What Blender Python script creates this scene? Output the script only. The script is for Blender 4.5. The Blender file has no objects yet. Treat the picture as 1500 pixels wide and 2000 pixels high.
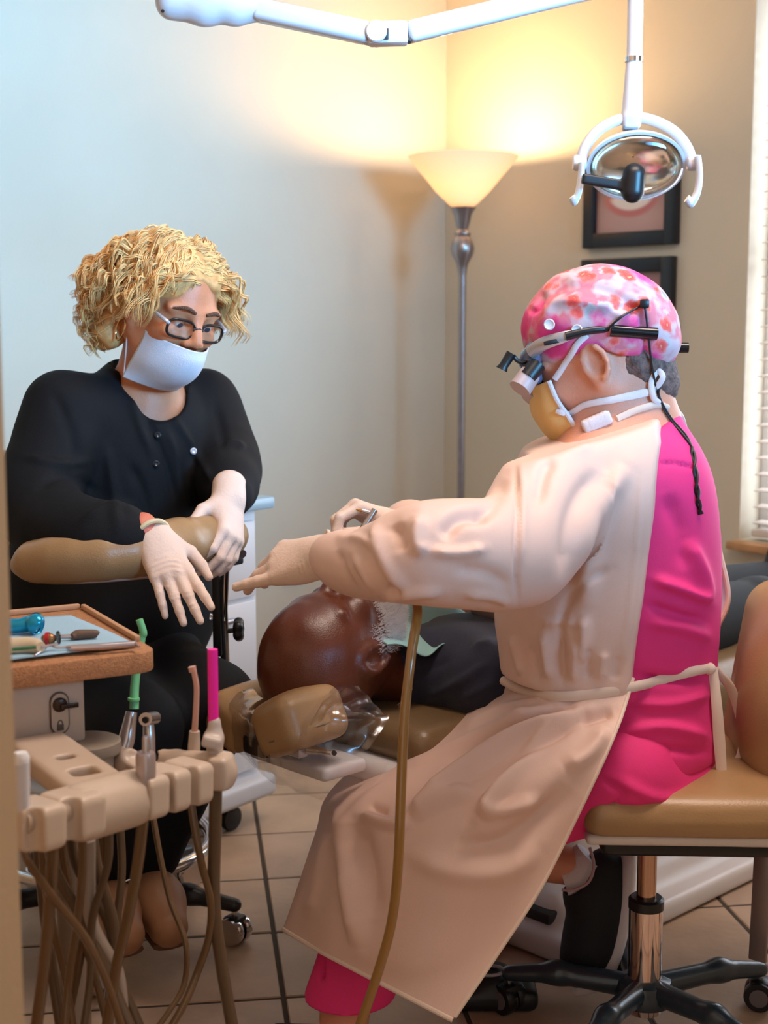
import bpy, bmesh, math, random
import numpy as np
from mathutils import Vector, Matrix

random.seed(7); np.random.seed(7)
SC = bpy.context.scene
COL = SC.collection
# ------------------------------------------------------------------ camera, world, lights, exposure
F = 2778.0; TH = math.radians(7.4); CZ = 1.2
cam = bpy.data.cameras.new('camera'); cam.sensor_fit = 'VERTICAL'; cam.sensor_height = 36; cam.lens = 50
cam.clip_start = 0.05; cam.dof.use_dof = True; cam.dof.focus_distance = 2.32; cam.dof.aperture_fstop = 5.0
co = bpy.data.objects.new('camera', cam); COL.objects.link(co)
co.location = (0, 0, CZ); co.rotation_euler = (math.pi/2 - TH, 0, 0); SC.camera = co
wd = bpy.data.worlds.new('world'); SC.world = wd; wd.use_nodes = True
wd.node_tree.nodes['Background'].inputs[0].default_value = (1.0, 0.90, 0.82, 1)
wd.node_tree.nodes['Background'].inputs[1].default_value = 0.75
SC.view_settings.view_transform = 'Standard'; SC.view_settings.look = 'None'
SC.view_settings.exposure = 0.0; SC.view_settings.gamma = 1.0; SC.view_settings.use_curve_mapping = False
AX = np.array([.755, .656, 0.]); AX /= np.linalg.norm(AX)      # along the left wall, towards the room corner
BX = np.array([AX[1], -AX[0], 0.])                              # along the right wall, away from the corner
C0 = np.array([.225, 5.3, 0.]); RA = 3.1; RB = 5.0; HC = 2.6
def RM(a, b, z=0.): return C0 - a*AX + b*BX + np.array([0, 0, z])
def area(name, loc, direction, sx, sy, power, col):
    l = bpy.data.lights.new(name, 'AREA'); l.shape = 'RECTANGLE'; l.size = sx; l.size_y = sy; l.energy = power; l.color = col
    o = bpy.data.objects.new(name, l); COL.objects.link(o); o.location = loc
    o.rotation_euler = Vector(direction).to_track_quat('-Z', 'Y').to_euler(); return o
w2l = area('added_blue_wall_light', RM(1.85, 4.93, 1.90), -BX, 1.5, .86, 29, (.16, .55, 1.0)); w2l.data.spread = math.radians(48)  # added narrow blue light from an unseen side, cools the left wall
area('daylight_window_one', RM(-.16, 1.95, 1.40), -AX, 1.75, 1.55, 60, (.70, .84, 1.0))
area('ceiling_tubes_near', RM(1.9, 2.75, 2.52), (0, 0, -1), 1.1, .5, 32, (1.0, .80, .66))

# ------------------------------------------------------------------ helpers
def W(px, py, Y):
    u = (px - 750)/F; v = (1000 - py)/F
    d = np.array([u, math.cos(TH) + v*math.sin(TH), -math.sin(TH) + v*math.cos(TH)])
    t = Y/d[1]
    return np.array([d[0]*t, Y, CZ + d[2]*t])
def PROJ(v):
    v = np.asarray(v, float); dz = v[:, 2] - CZ
    dep = v[:, 1]*math.cos(TH) - dz*math.sin(TH); up = v[:, 1]*math.sin(TH) + dz*math.cos(TH)
    return 750 + F*v[:, 0]/dep, 1000 - F*up/dep
def nz(v): v = np.asarray(v, float); return v/np.linalg.norm(v)
def basis(x, zhint):
    x = nz(x); z = np.asarray(zhint, float); z = nz(z - x*np.dot(x, z)); y = np.cross(z, x)
    return np.array([x, y, z])           # rows: local axes
I3 = np.eye(3)
def catmull(P, n):
    P = np.asarray(P, float)
    if len(P) == 2: 
        t = np.linspace(0, 1, n)[:, None]; return P[0]*(1-t) + P[1]*t
    Q = np.vstack([2*P[0]-P[1], P, 2*P[-1]-P[-2]]); m = len(P)-1
    out = []
    for s in np.linspace(0, m, n):
        i = min(int(s), m-1); t = s-i
        a, b, c, d = Q[i], Q[i+1], Q[i+2], Q[i+3]
        out.append(.5*((2*b) + (c-a)*t + (2*a-5*b+4*c-d)*t*t + (3*b-a-3*c+d)*t**3))
    return np.array(out)

# materials
MATS = {}
def M(name, col, rough=.5, metal=0., bump=0., bscale=200., var=0., vscale=6., trans=0., emis=None, estr=0., sheen=0., coat=0., spec=.5, sss=0., aniso=None):
    if name in MATS: return MATS[name]
    m = bpy.data.materials.new(name); m.use_nodes = True; nt = m.node_tree; b = nt.nodes['Principled BSDF']
    b.inputs['Base Color'].default_value = (*col, 1); b.inputs['Roughness'].default_value = rough; b.inputs['Metallic'].default_value = metal
    b.inputs['Transmission Weight'].default_value = trans; b.inputs['Sheen Weight'].default_value = sheen
    b.inputs['Coat Weight'].default_value = coat; b.inputs['Specular IOR Level'].default_value = spec
    if sss: b.inputs['Subsurface Weight'].default_value = sss; b.inputs['Subsurface Radius'].default_value = (.01, .004, .002)
    if emis: b.inputs['Emission Color'].default_value = (*emis, 1); b.inputs['Emission Strength'].default_value = estr
    if var or bump:
        tc = nt.nodes.new('ShaderNodeTexCoord')
        mp = nt.nodes.new('ShaderNodeMapping'); nt.links.new(tc.outputs['Object'], mp.inputs[0])
        if aniso: mp.inputs['Scale'].default_value = aniso
        if var:
            n = nt.nodes.new('ShaderNodeTexNoise'); n.inputs['Scale'].default_value = vscale; n.inputs['Detail'].default_value = 5
            nt.links.new(mp.outputs[0], n.inputs['Vector'])
            r = nt.nodes.new('ShaderNodeValToRGB'); r.color_ramp.elements[0].position = .3; r.color_ramp.elements[1].position = .7
            r.color_ramp.elements[0].color = (*[c*(1-var) for c in col], 1); r.color_ramp.elements[1].color = (*[min(1, c*(1+var)) for c in col], 1)
            nt.links.new(n.outputs['Fac'], r.inputs[0]); nt.links.new(r.outputs[0], b.inputs['Base Color'])
        if bump:
            n = nt.nodes.new('ShaderNodeTexNoise'); n.inputs['Scale'].default_value = bscale; n.inputs['Detail'].default_value = 3
            nt.links.new(mp.outputs[0], n.inputs['Vector'])
            bp = nt.nodes.new('ShaderNodeBump'); bp.inputs['Strength'].default_value = bump; bp.inputs['Distance'].default_value = .004
            nt.links.new(n.outputs['Fac'], bp.inputs['Height']); nt.links.new(bp.outputs[0], b.inputs['Normal'])
    MATS[name] = m; return m

# objects
def tag(o, label=None, cat=None, group=None, kind=None):
    if label: o['label'] = label
    if cat: o['category'] = cat
    if group: o['group'] = group
    if kind: o['kind'] = kind
    return o
def empty(name, loc, label, cat, group=None):
    o = bpy.data.objects.new(name, None); COL.objects.link(o); o.location = tuple(loc); o.empty_display_size = .05
    return tag(o, label, cat, group)
def par(o, p):
    if p is not None:
        o.parent = p
        if p.type == 'EMPTY': o.matrix_parent_inverse = Matrix.Translation(-Vector(p.location))
def mesh_np(name, V, Q, mat, parent=None, smooth=True, mats=None, midx=None):
    """V (n,3); Q list of index tuples or (m,k) array"""
    me = bpy.data.meshes.new(name)
    V = np.asarray(V, np.float32)
    if isinstance(Q, np.ndarray):
        m, k = Q.shape
        me.vertices.add(len(V)); me.vertices.foreach_set('co', V.ravel())
        me.loops.add(m*k); me.loops.foreach_set('vertex_index', Q.astype(np.int32).ravel())
        me.polygons.add(m); me.polygons.foreach_set('loop_start', np.arange(0, m*k, k, dtype=np.int32))
        try: me.polygons.foreach_set('loop_total', np.full(m, k, np.int32))
        except Exception: pass
        me.update(calc_edges=True); me.validate()
    else:
        me.from_pydata([tuple(map(float, v)) for v in V], [], [tuple(f) for f in Q]); me.update()
    me.polygons.foreach_set('use_smooth', np.full(len(me.polygons), smooth, bool))
    for mm in (mats or [mat]): me.materials.append(mm)
    if midx is not None and len(midx) == len(me.polygons): me.polygons.foreach_set('material_index', np.asarray(midx, np.int32))
    o = bpy.data.objects.new(name, me); COL.objects.link(o); par(o, parent)
    return o
class B:
    def __init__(s): s.v = []; s.f = []; s.n = 0
    def add(s, vf):
        v, f = vf; v = np.asarray(v, float)
        s.v.append(v); s.f += [tuple(int(i)+s.n for i in q) for q in f]; s.n += len(v); return s
    def build(s, name, mat, parent=None, smooth=True, bev=None):
        o = mesh_np(name, np.vstack(s.v), s.f, mat, parent, smooth)
        if smooth:
            try: o.data.set_sharp_from_angle(angle=math.radians(42))
            except Exception: pass
        return o
def bm_out(bm):
    bm.verts.ensure_lookup_table(); bm.verts.index_update()
    v = np.array([x.co[:] for x in bm.verts]); f = [tuple(w.index for w in x.verts) for x in bm.faces]; bm.free(); return v, f
def boxm(c, half, R=I3, bev=.004, seg=2):
    bm = bmesh.new(); bmesh.ops.create_cube(bm, size=2)
    for v in bm.verts: v.co = Vector((v.co.x*half[0], v.co.y*half[1], v.co.z*half[2]))
    if bev: bmesh.ops.bevel(bm, geom=list(bm.edges), offset=min(bev, min(half)*.95), segments=seg, profile=.5, affect='EDGES')
    v, f = bm_out(bm); return v @ np.asarray(R) + np.asarray(c), f
def tube(P, r, sides=10, n=None, caps=True, flat=None, closed=False):
    """tube along points; r scalar or per-point; flat=(dir, factor) squashes"""
    P = np.asarray(P, float); rr = np.full(len(P), r, float) if np.isscalar(r) else np.asarray(r, float)
    if n:
        rr = np.interp(np.linspace(0, 1, n), np.linspace(0, 1, len(rr)), rr); P = catmull(P, n)
    T = np.gradient(P, axis=0)
    if closed: T = np.roll(P, -1, 0) - np.roll(P, 1, 0)
    T /= np.linalg.norm(T, axis=1)[:, None] + 1e-12
    a = np.array([0, 0, 1.]) if abs(T[0, 2]) < .9 else np.array([1., 0, 0])
    N = nz(np.cross(T[0], a)); V = []; m = len(P)
    for i in range(m):
        N = nz(N - T[i]*np.dot(N, T[i])); Bn = np.cross(T[i], N)
        for k in range(sides):
            an = 2*math.pi*k/sides; o = rr[i]*(math.cos(an)*N + math.sin(an)*Bn)
            if flat is not None: o = o - flat[0]*np.dot(o, flat[0])*(1-flat[1])
            V.append(P[i] + o)
    f = []
    for i in range(m if closed else m-1):
        j = (i+1) % m
        for k in range(sides):
            k2 = (k+1) % sides; f.append((i*sides+k, i*sides+k2, j*sides+k2, j*sides+k))
    if caps and not closed:
        f.append(tuple(range(sides))[::-1]); f.append(tuple((m-1)*sides+k for k in range(sides)))
    return np.array(V), f
def lathe(prof, o, R=I3, segs=32):
    """profile (r, h) about local z"""
    V = []; f = []; n = len(prof)
    for r, h in prof:
        for k in range(segs):
            an = 2*math.pi*k/segs; V.append((r*math.cos(an), r*math.sin(an), h))
    for i in range(n-1):
        for k in range(segs):
            k2 = (k+1) % segs; f.append((i*segs+k, i*segs+k2, (i+1)*segs+k2, (i+1)*segs+k))
    if prof[0][0] > 1e-5: f.append(tuple(range(segs))[::-1])
    if prof[-1][0] > 1e-5: f.append(tuple((n-1)*segs+k for k in range(segs)))
    return np.array(V) @ np.asarray(R) + np.asarray(o), f
def zto(d):
    """rows basis whose local z is d"""
    d = nz(d); a = np.array([0, 0, 1.]) if abs(d[2]) < .9 else np.array([1., 0, 0])
    x = nz(np.cross(a, d)); return np.array([x, np.cross(d, x), d])
def prism(out, half, o, R, bev=.003):
    """2-D outline in local x,y extruded +-half in local z"""
    bm = bmesh.new(); vs = [bm.verts.new((x, y, -half)) for x, y in out]; fc = bm.faces.new(vs)
    r = bmesh.ops.extrude_face_region(bm, geom=[fc]); 
    for v in [g for g in r['geom'] if isinstance(g, bmesh.types.BMVert)]: v.co.z = half
    bmesh.ops.recalc_face_normals(bm, faces=list(bm.faces))
    if bev: 
        es = [e for e in bm.edges if len(e.link_faces) == 2 and e.calc_face_angle(0) > .5]
        bmesh.ops.bevel(bm, geom=es, offset=bev, segments=2, profile=.5, affect='EDGES')
    v, f = bm_out(bm); return v @ np.asarray(R) + np.asarray(o), f
def sheet(G, th=.002):
    """grid of points (m,n,3) to a thin closed sheet; returns V,Q(array)"""
    m, n, _ = G.shape
    du = np.gradient(G, axis=1); dv = np.gradient(G, axis=0); N = np.cross(du, dv); N /= np.linalg.norm(N, axis=2)[:, :, None] + 1e-12
    V = np.vstack([(G+N*th/2).reshape(-1, 3), (G-N*th/2).reshape(-1, 3)])
    i, j = np.meshgrid(np.arange(m-1), np.arange(n-1), indexing='ij'); a = (i*n+j).ravel()
    q1 = np.stack([a, a+1, a+n+1, a+n], 1); K = m*n; q2 = np.stack([a, a+n, a+n+1, a+1], 1) + K
    rim = [np.arange(n), np.arange(m)*n+n-1, (np.arange(n)+(m-1)*n)[::-1], (np.arange(m)*n)[::-1]]; qs = [q1, q2]
    for rr in rim: qs.append(np.stack([rr[1:], rr[:-1], rr[:-1]+K, rr[1:]+K], 1))
    return V, np.vstack(qs)
def ctrl_grid(C, m, n):
    """control points (r,c,3) to an (m,n,3) catmull surface"""
    C = np.asarray(C, float); A = np.array([catmull(C[i], n) for i in range(C.shape[0])])
    return np.stack([catmull(A[:, j], m) for j in range(n)], 1)

# ------------------------------------------------------------------ implicit modelling
class Shape:
    def __init__(s): s.p = []
    def _add(s, fn, lo, hi, k, op): s.p.append((fn, np.asarray(lo, float), np.asarray(hi, float), k, op)); return s
    def ell(s, c, r, R=I3, k=.02, op='u'):
        c = np.asarray(c, float); r = np.asarray(r, float); R = np.asarray(R, float)
        ext = np.sqrt(((R*r[:, None])**2).sum(0))
        def fn(X, Y, Z):
            x, y, z = X-c[0], Y-c[1], Z-c[2]
            q = [R[i, 0]*x + R[i, 1]*y + R[i, 2]*z for i in range(3)]
            k0 = np.sqrt((q[0]/r[0])**2 + (q[1]/r[1])**2 + (q[2]/r[2])**2); k1 = np.sqrt((q[0]/r[0]**2)**2 + (q[1]/r[1]**2)**2 + (q[2]/r[2]**2)**2)
            return k0*(k0-1)/(k1+1e-6)
        return s._add(fn, c-ext, c+ext, k, op)
    def cone(s, a, b, ra, rb=None, k=.02, op='u', flat=None):
        a = np.asarray(a, float); b = np.asarray(b, float); rb = ra if rb is None else rb; ab = b-a
        if flat is not None: fd, fs = nz(flat[0]), flat[1]; ab2 = ab + fd*np.dot(ab, fd)*(fs-1)
        else: ab2 = ab
        L = np.dot(ab2, ab2) + 1e-12; rm = max(ra, rb)
        def fn(X, Y, Z):
            x, y, z = X-a[0], Y-a[1], Z-a[2]
            if flat is not None:
                e = (x*fd[0] + y*fd[1] + z*fd[2])*(fs-1); x = x+e*fd[0]; y = y+e*fd[1]; z = z+e*fd[2]
            t = np.clip((x*ab2[0] + y*ab2[1] + z*ab2[2])/L, 0, 1)
            return np.sqrt((x-t*ab2[0])**2 + (y-t*ab2[1])**2 + (z-t*ab2[2])**2) - (ra + (rb-ra)*t)
        g = rm*(1 if flat is None else max(1, 1/flat[1]))
        return s._add(fn, np.minimum(a, b)-g, np.maximum(a, b)+g, k, op)
    def chain(s, P, r, k=.02, op='u', flat=None, n=None):
        P = np.asarray(P, float); r = list(r) if not np.isscalar(r) else [r]*len(P)
        if n: r = list(np.interp(np.linspace(0, 1, n), np.linspace(0, 1, len(r)), r)); P = catmull(P, n)
        for i in range(len(P)-1): s.cone(P[i], P[i+1], r[i], r[i+1], k, op, flat)
        return s
    def box(s, c, half, rad, R=I3, k=.01, op='u'):
        c = np.asarray(c, float); R = np.asarray(R, float); h = np.asarray(half, float)
        ext = np.abs(R*h[:, None]).sum(0)
        def fn(X, Y, Z):
            x, y, z = X-c[0], Y-c[1], Z-c[2]
            q = [np.abs(R[i, 0]*x + R[i, 1]*y + R[i, 2]*z) - (h[i]-rad) for i in range(3)]
            return np.sqrt(np.maximum(q[0], 0)**2 + np.maximum(q[1], 0)**2 + np.maximum(q[2], 0)**2) + np.minimum(np.maximum(q[0], np.maximum(q[1], q[2])), 0) - rad
        return s._add(fn, c-ext, c+ext, k, op)
    def cut(s, fn, k=.004):
        return s._add(fn, (-9, -9, -9), (9, 9, 9), k, 'i')
    def merge(s, o): s.p += o.p; return s
    def grid(s, h, pad=3):
        us = [p for p in s.p if p[4] == 'u']
        lo = np.min([p[1] for p in us], 0) - pad*h; hi = np.max([p[2] for p in us], 0) + pad*h
        n = np.ceil((hi-lo)/h).astype(int) + 1
        d = np.full(n, .5, np.float32); ax = [(lo[i] + h*np.arange(n[i])).astype(np.float32) for i in range(3)]
        for fn, a, b, k, op in s.p:
            m = k + 4*h if op != 'i' else 0
            i0 = np.clip(np.floor((a-m-lo)/h).astype(int), 0, n-1); i1 = np.clip(np.ceil((b+m-lo)/h).astype(int) + 1, 1, n)
            if (i1 <= i0).any(): continue
            sl = tuple(slice(i0[i], i1[i]) for i in range(3))
            v = fn(ax[0][sl[0]][:, None, None], ax[1][sl[1]][None, :, None], ax[2][sl[2]][None, None, :]).astype(np.float32)
            A = d[sl]
            if op == 'u': t = np.clip(.5 + .5*(A-v)/k, 0, 1); d[sl] = A + (v-A)*t - k*t*(1-t)
            else:
                w = -v if op == 's' else v
                t = np.clip(.5 - .5*(A-w)/k, 0, 1); d[sl] = A + (w-A)*t + k*t*(1-t)
        return d, lo
    def mesh(s, h=.005, smooth=1):
        d, lo = s.grid(h)
        V, Q = surface_nets(d, lo, h)
        return V, Q
def surface_nets(d, lo, h):
    ins = d < 0; n = np.array(d.shape); c = n-1
    cnt = np.zeros(c, np.uint8)
    for dx in (0, 1):
        for dy in (0, 1):
            for dz in (0, 1): cnt += ins[dx:dx+c[0], dy:dy+c[1], dz:dz+c[2]]
    act = (cnt > 0) & (cnt < 8); idx = np.argwhere(act); N = len(idx)
    vid = np.full(c, -1, np.int32); vid[act] = np.arange(N)
    cor = [(x, y, z) for x in (0, 1) for y in (0, 1) for z in (0, 1)]
    val = {k: d[idx[:, 0]+k[0], idx[:, 1]+k[1], idx[:, 2]+k[2]] for k in cor}
    acc = np.zeros((N, 3)); w = np.zeros(N)
    for a in cor:
        for ax in range(3):
            if a[ax] == 0:
                b = list(a); b[ax] = 1; b = tuple(b); va, vb = val[a], val[b]; cr = (va < 0) != (vb < 0)
                t = np.where(cr, va/(va-vb+1e-12*(va == vb)), 0)
                for e in range(3): acc[:, e] += np.where(cr, a[e] + (t if e == ax else 0), 0)
                w += cr
    V = lo + h*(idx + acc/w[:, None])
    Q = []
    for ax in range(3):
        s0 = [slice(None)]*3; s1 = [slice(None)]*3; s0[ax] = slice(0, -1); s1[ax] = slice(1, None)
        a, b = ins[tuple(s0)], ins[tuple(s1)]; e = np.argwhere(a != b)
        u, v = (ax+1) % 3, (ax+2) % 3
        e = e[(e[:, u] > 0) & (e[:, v] > 0) & (e[:, u] < c[u]) & (e[:, v] < c[v])]
        if not len(e): continue
        fl = a[e[:, 0], e[:, 1], e[:, 2]]
        def g(du, dv):
            q = e.copy(); q[:, u] += du; q[:, v] += dv; return vid[q[:, 0], q[:, 1], q[:, 2]]
        q = np.stack([g(-1, -1), g(0, -1), g(0, 0), g(-1, 0)], 1)
        q[~fl] = q[~fl][:, ::-1]; Q.append(q)
    return V, np.vstack(Q)
def vnormals(V, Q):
    n = np.cross(V[Q[:, 2]]-V[Q[:, 0]], V[Q[:, 3]]-V[Q[:, 1]]); N = np.zeros_like(V)
    for k in range(4): 
        for e in range(3): N[:, e] += np.bincount(Q[:, k], n[:, e], len(V))
    return N/(np.linalg.norm(N, axis=1)[:, None] + 1e-12)
def relax(V, Q, it=1, lam=.5):
    V = np.array(V, float)
    for _ in range(it):
        S = np.zeros_like(V); w = np.zeros(len(V))
        for k in range(4):
            a, b = Q[:, k], Q[:, (k+1) % 4]
            for e in range(3): S[:, e] += np.bincount(a, V[b, e], len(V)) + np.bincount(b, V[a, e], len(V))
            w += np.bincount(a, minlength=len(V)) + np.bincount(b, minlength=len(V))
        V = V + lam*(S/w[:, None]-V)
    return V
def folds(V, N, FL, facing=True):
    """FL: (polyline of pixels in the photograph, width px, height m): raises (or sinks) ridges of cloth along traced creases"""
    px, py = PROJ(V); amp = np.zeros(len(V))
    vd = V - np.array([0, 0, CZ]); vd /= np.linalg.norm(vd, axis=1)[:, None]
    fac = np.clip(-(N*vd).sum(1)*2.0, 0, 1) if facing else 1
    for P, w, a in FL:
        P = catmull(P, max(8, 5*len(P))) if len(P) > 2 else catmull(P, 8); best = np.full(len(V), 1e9); tt = np.zeros(len(V)); m = len(P)
        sel = (px > P[:, 0].min()-3*w) & (px < P[:, 0].max()+3*w) & (py > P[:, 1].min()-3*w) & (py < P[:, 1].max()+3*w)
        if not sel.any(): continue
        x, y = px[sel], py[sel]; bb = np.full(len(x), 1e9); tb = np.zeros(len(x))
        for i in range(m-1):
            ax_, ay_ = P[i]; bx_, by_ = P[i+1]-P[i]; L = bx_*bx_ + by_*by_ + 1e-9
            t = np.clip(((x-ax_)*bx_ + (y-ay_)*by_)/L, 0, 1); dd = np.hypot(x-ax_-t*bx_, y-ay_-t*by_)
            u = dd < bb; bb = np.where(u, dd, bb); tb = np.where(u, (i+t)/(m-1), tb)
        taper = np.clip(np.minimum(tb, 1-tb)*5, .15, 1)
        amp[sel] += a*np.exp(-(bb/w)**2)*taper
    return V + N*(amp*fac)[:, None]
def nnoise(V, scale, seed=0):
    """cheap smooth vector-free noise from sines"""
    r = np.random.RandomState(seed); s = np.zeros(len(V))
    for _ in range(10):
        k = r.normal(size=3)*scale; s += np.sin(V @ k + r.uniform(0, 6.28))
    return s/4.5
def sdf_obj(name, S, mat, parent=None, h=.005, FL=None, rel=1, wr=None, mats=None, mfun=None):
    V, Q = S.mesh(h)
    if rel: V = relax(V, Q, rel)
    if wr: V = V + vnormals(V, Q)*(nnoise(V, wr[0], wr[2] if len(wr) > 2 else 1)*wr[1])[:, None]
    if FL: V = folds(V, vnormals(V, Q), FL)
    mi = None
    if mfun is not None: mi = mfun(V[Q].mean(1))
    return mesh_np(name, V, Q, mat, parent, True, mats, mi)

# body building blocks ------------------------------------------------
class Fr:
    """local frame: x forward, y left, z up"""
    def __init__(s, o, fwd, up, sc=1.): s.o = np.asarray(o, float); s.R = basis(fwd, up); s.s = sc
    def __call__(s, x, y, z): return s.o + s.s*(np.array([x, y, z]) @ s.R)
    def d(s, x, y, z): return np.array([x, y, z]) @ s.R
def head_shape(S, f, nose=1., male=False, ears=(1, -1), lids=True):
    k = f.s
    S.ell(f(-.012, 0, .035), np.array([.1, .078, .09])*k, f.R, .02)
    S.ell(f(.03, 0, -.025), np.array([.064, .063, .085])*k, f.R, .03)
    S.ell(f(.0, 0, -.03), np.array([.07, .064, .06])*k, f.R, .03)
    S.cone(f(.062, -.014, -.098), f(.062, .014, -.098), .022*k, k=.03)                     # chin
    for s in (1, -1):
        S.cone(f(.05, s*.03, -.09), f(-.005, s*.058, -.05), .02*k, .018*k, k=.03)          # jaw
        S.ell(f(.066, s*.036, -.022), np.array([.026, .026, .022])*k, f.R, .02)            # cheekbone
        S.ell(f(.094, s*.031, .008), np.array([.014, .02, .013])*k, f.R, .012, 's')        # socket
        if lids: S.ell(f(.0755, s*.031, .008), np.array([.0145, .0165, .0125])*k, f.R, .004)  # closed or lowered lid
        S.cone(f(.086, s*.012, .026), f(.074, s*.052, .026), .0095*k, .008*k, k=.012)      # brow
    S.cone(f(.088, 0, .022), f(.112, 0, -.022), .008*k, .0115*k*nose, k=.012)              # nose
    for s in (1, -1): S.ell(f(.1, s*.0135*nose, -.028), np.array([.012, .0095, .009])*k*nose, f.R, .006)
    S.ell(f(.085, 0, -.066), np.array([.016, .026, .009])*k, f.R, .008); S.ell(f(.083, 0, -.054), np.array([.016, .026, .007])*k, f.R, .006)
    S.cone(f(.1, -.024, -.06), f(.1, .024, -.06), .0025*k, k=.004, op='s')
    for s in ears:
        P = []; 
        for t in np.linspace(-.55, 1.45, 12):
            an = math.pi*t; P.append(f(-.004 + .019*math.sin(an)*-1, s*(.081 + .008*(math.sin(an) > 0)), .004 + .029*math.cos(an) - .004))
        S.ell(f(-.006, s*.076, -.002), np.array([.017, .008, .027])*k, f.R, .008)
        S.chain(P, .0048*k, k=.005)
        S.ell(f(.003, s*.08, -.032), np.array([.01, .006, .01])*k, f.R, .006)
        S.ell(f(.0, s*.09, -.002), np.array([.009, .009, .014])*k, f.R, .004, 's')
def hand_shape(S, o, xd, zd, side, curls, sc=1., spread=1., thumb=None, fat=1.):
    """side +1 left hand, -1 right hand; local +y is the thumb side; curls: index..little, degrees per joint"""
    x = nz(xd); z = np.asarray(zd, float); z = nz(z - x*np.dot(x, z)); y = np.cross(x, z)*side
    L = lambda a, b, c: np.asarray(o) + sc*(a*x + b*y + c*z)
    KN = [(.088, .029, 0), (.092, .0095, .003), (.087, -.010, .002), (.078, -.0285, -.002)]
    LN = [(.043, .026, .022), (.047, .03, .023), (.043, .028, .023), (.034, .021, .02)]
    RD = [(.0108, .0098, .0088, .0072), (.011, .0098, .0088, .0072), (.0105, .0093, .0083, .007), (.0096, .0084, .0075, .0064)]
    for i in range(4):
        kx, ky, kz = KN[i]
        S.cone(L(-.005, ky*.55, 0), L(kx, ky, kz), .0165*sc*fat, .0118*sc*fat, k=.014)
    S.cone(L(-.03, -.008, 0), L(.03, -.008, 0), .021*sc*fat, .018*sc*fat, k=.015, flat=(z, 1.25))
    S.cone(L(-.03, .010, 0), L(.03, .012, 0), .021*sc*fat, .017*sc*fat, k=.015, flat=(z, 1.25))
    S.ell(L(.03, .026, -.010), np.array([.03, .018, .014])*sc*fat, np.array([x, y, z]), .014)
    S.ell(L(.04, -.022, -.008), np.array([.035, .014, .014])*sc*fat, np.array([x, y, z]), .012)
    pts = []
    for i in range(4):
        sp = math.radians((9, 2.5, -4, -11)[i]*spread); p = L(*KN[i]); fl = 0.
        fx = math.cos(sp)*x + math.sin(sp)*y; P = [p]
        for j in range(3):
            fl += math.radians(curls[i][j]); d = math.cos(fl)*fx - math.sin(fl)*z; P.append(P[-1] + d*LN[i][j]*sc)
        for j in range(3): S.cone(P[j], P[j+1], RD[i][j]*sc*fat, RD[i][j+1]*sc*fat, k=.005 if j == 0 else .003)
        pts.append(P)
    th = thumb or [(.62, .66, -.42), (.86, .42, -.3), (.95, .15, -.25)]
    P = [L(.012, .022, -.008)]
    for d, l in zip(th, (.044, .034, .027)): d = nz(d); P.append(P[-1] + sc*l*(d[0]*x + d[1]*y + d[2]*z))
    for j, (a, b) in enumerate(((.0165, .0125), (.0125, .0108), (.0105, .0082))): S.cone(P[j], P[j+1], a*sc*fat, b*sc*fat, k=.01 if j == 0 else .003)
    pts.append(P)
    return pts
from mathutils.bvhtree import BVHTree
class Snap:
    """finds where a sight line meets finished surfaces, so that ties, cords and buttons lie on the cloth"""
    def __init__(s, objs):
        V = []; P = []; n = 0
        for o in objs:
            me = o.data; v = np.empty(len(me.vertices)*3, np.float32); me.vertices.foreach_get('co', v); v = v.reshape(-1, 3)
            V += [tuple(map(float, q)) for q in v]; P += [tuple(i+n for i in p.vertices) for p in me.polygons]; n += len(v)
        s.t = BVHTree.FromPolygons(V, P)
    def __call__(s, px, py, off=.003, Y=None):
        d = Vector(W(px, py, 1.) - np.array([0, 0, CZ])).normalized()
        h = s.t.ray_cast(Vector((0, 0, CZ)), d)
        if h[0] is None: return W(px, py, Y if Y else 2.3)
        return np.array(h[0] - d*off)
# ------------------------------------------------------------------ the room
RW = np.array([AX, -BX, [0, 0, 1]])       # box axes aligned with the walls: x along AX, y along -BX
def slab(B_, a0, a1, b0, b1, z0, z1, bev=0): 
    c = RM((a0+a1)/2, (b0+b1)/2, (z0+z1)/2); return B_.add(boxm(c, (abs(a1-a0)/2, abs(b1-b0)/2, (z1-z0)/2), RW, bev))
wallmat = M('painted_wall', (.64, .57, .45), .75, bump=.25, bscale=260, var=.025, vscale=3)
jambmat = M('painted_jamb', (.62, .42, .25), .7, bump=.2, bscale=200, var=.04, vscale=4)
white_paint = M('white_gloss_paint', (.80, .80, .82), .35)
def struct(o, label=None): o['kind'] = 'structure'; return o
b = B(); slab(b, -.12, RA+.12, -.12, 0, 0, HC); struct(b.build('wall_left', wallmat, smooth=False))
# right wall with a window opening b 1.30..3.10, z .62..2.25
WB0, WB1, WZ0, WZ1 = 1.315, 3.1, .555, 2.25
b = B(); slab(b, -.14, 0, 0, WB0, 0, HC); slab(b, -.14, 0, WB1, RB, 0, HC); slab(b, -.14, 0, WB0, WB1, 0, WZ0); slab(b, -.14, 0, WB0, WB1, WZ1, HC)
struct(b.build('wall_right', wallmat, smooth=False))
b = B(); slab(b, RA, RA+.12, 0, 2.734, 0, HC); slab(b, RA, RA+.12, 3.75, RB, 0, HC); slab(b, RA, RA+.12, 2.734, 3.75, 2.1, HC)
struct(b.build('wall_front', jambmat, smooth=False))
b = B(); slab(b, .35, 2.65, RB, RB+.14, 0, 1.45); slab(b, .35, 2.65, RB, RB+.14, 2.35, HC); slab(b, 0, .35, RB, RB+.14, 0, HC); slab(b, 2.65, RA, RB, RB+.14, 0, HC)
struct(b.build('wall_opposite', wallmat, smooth=False))
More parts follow.
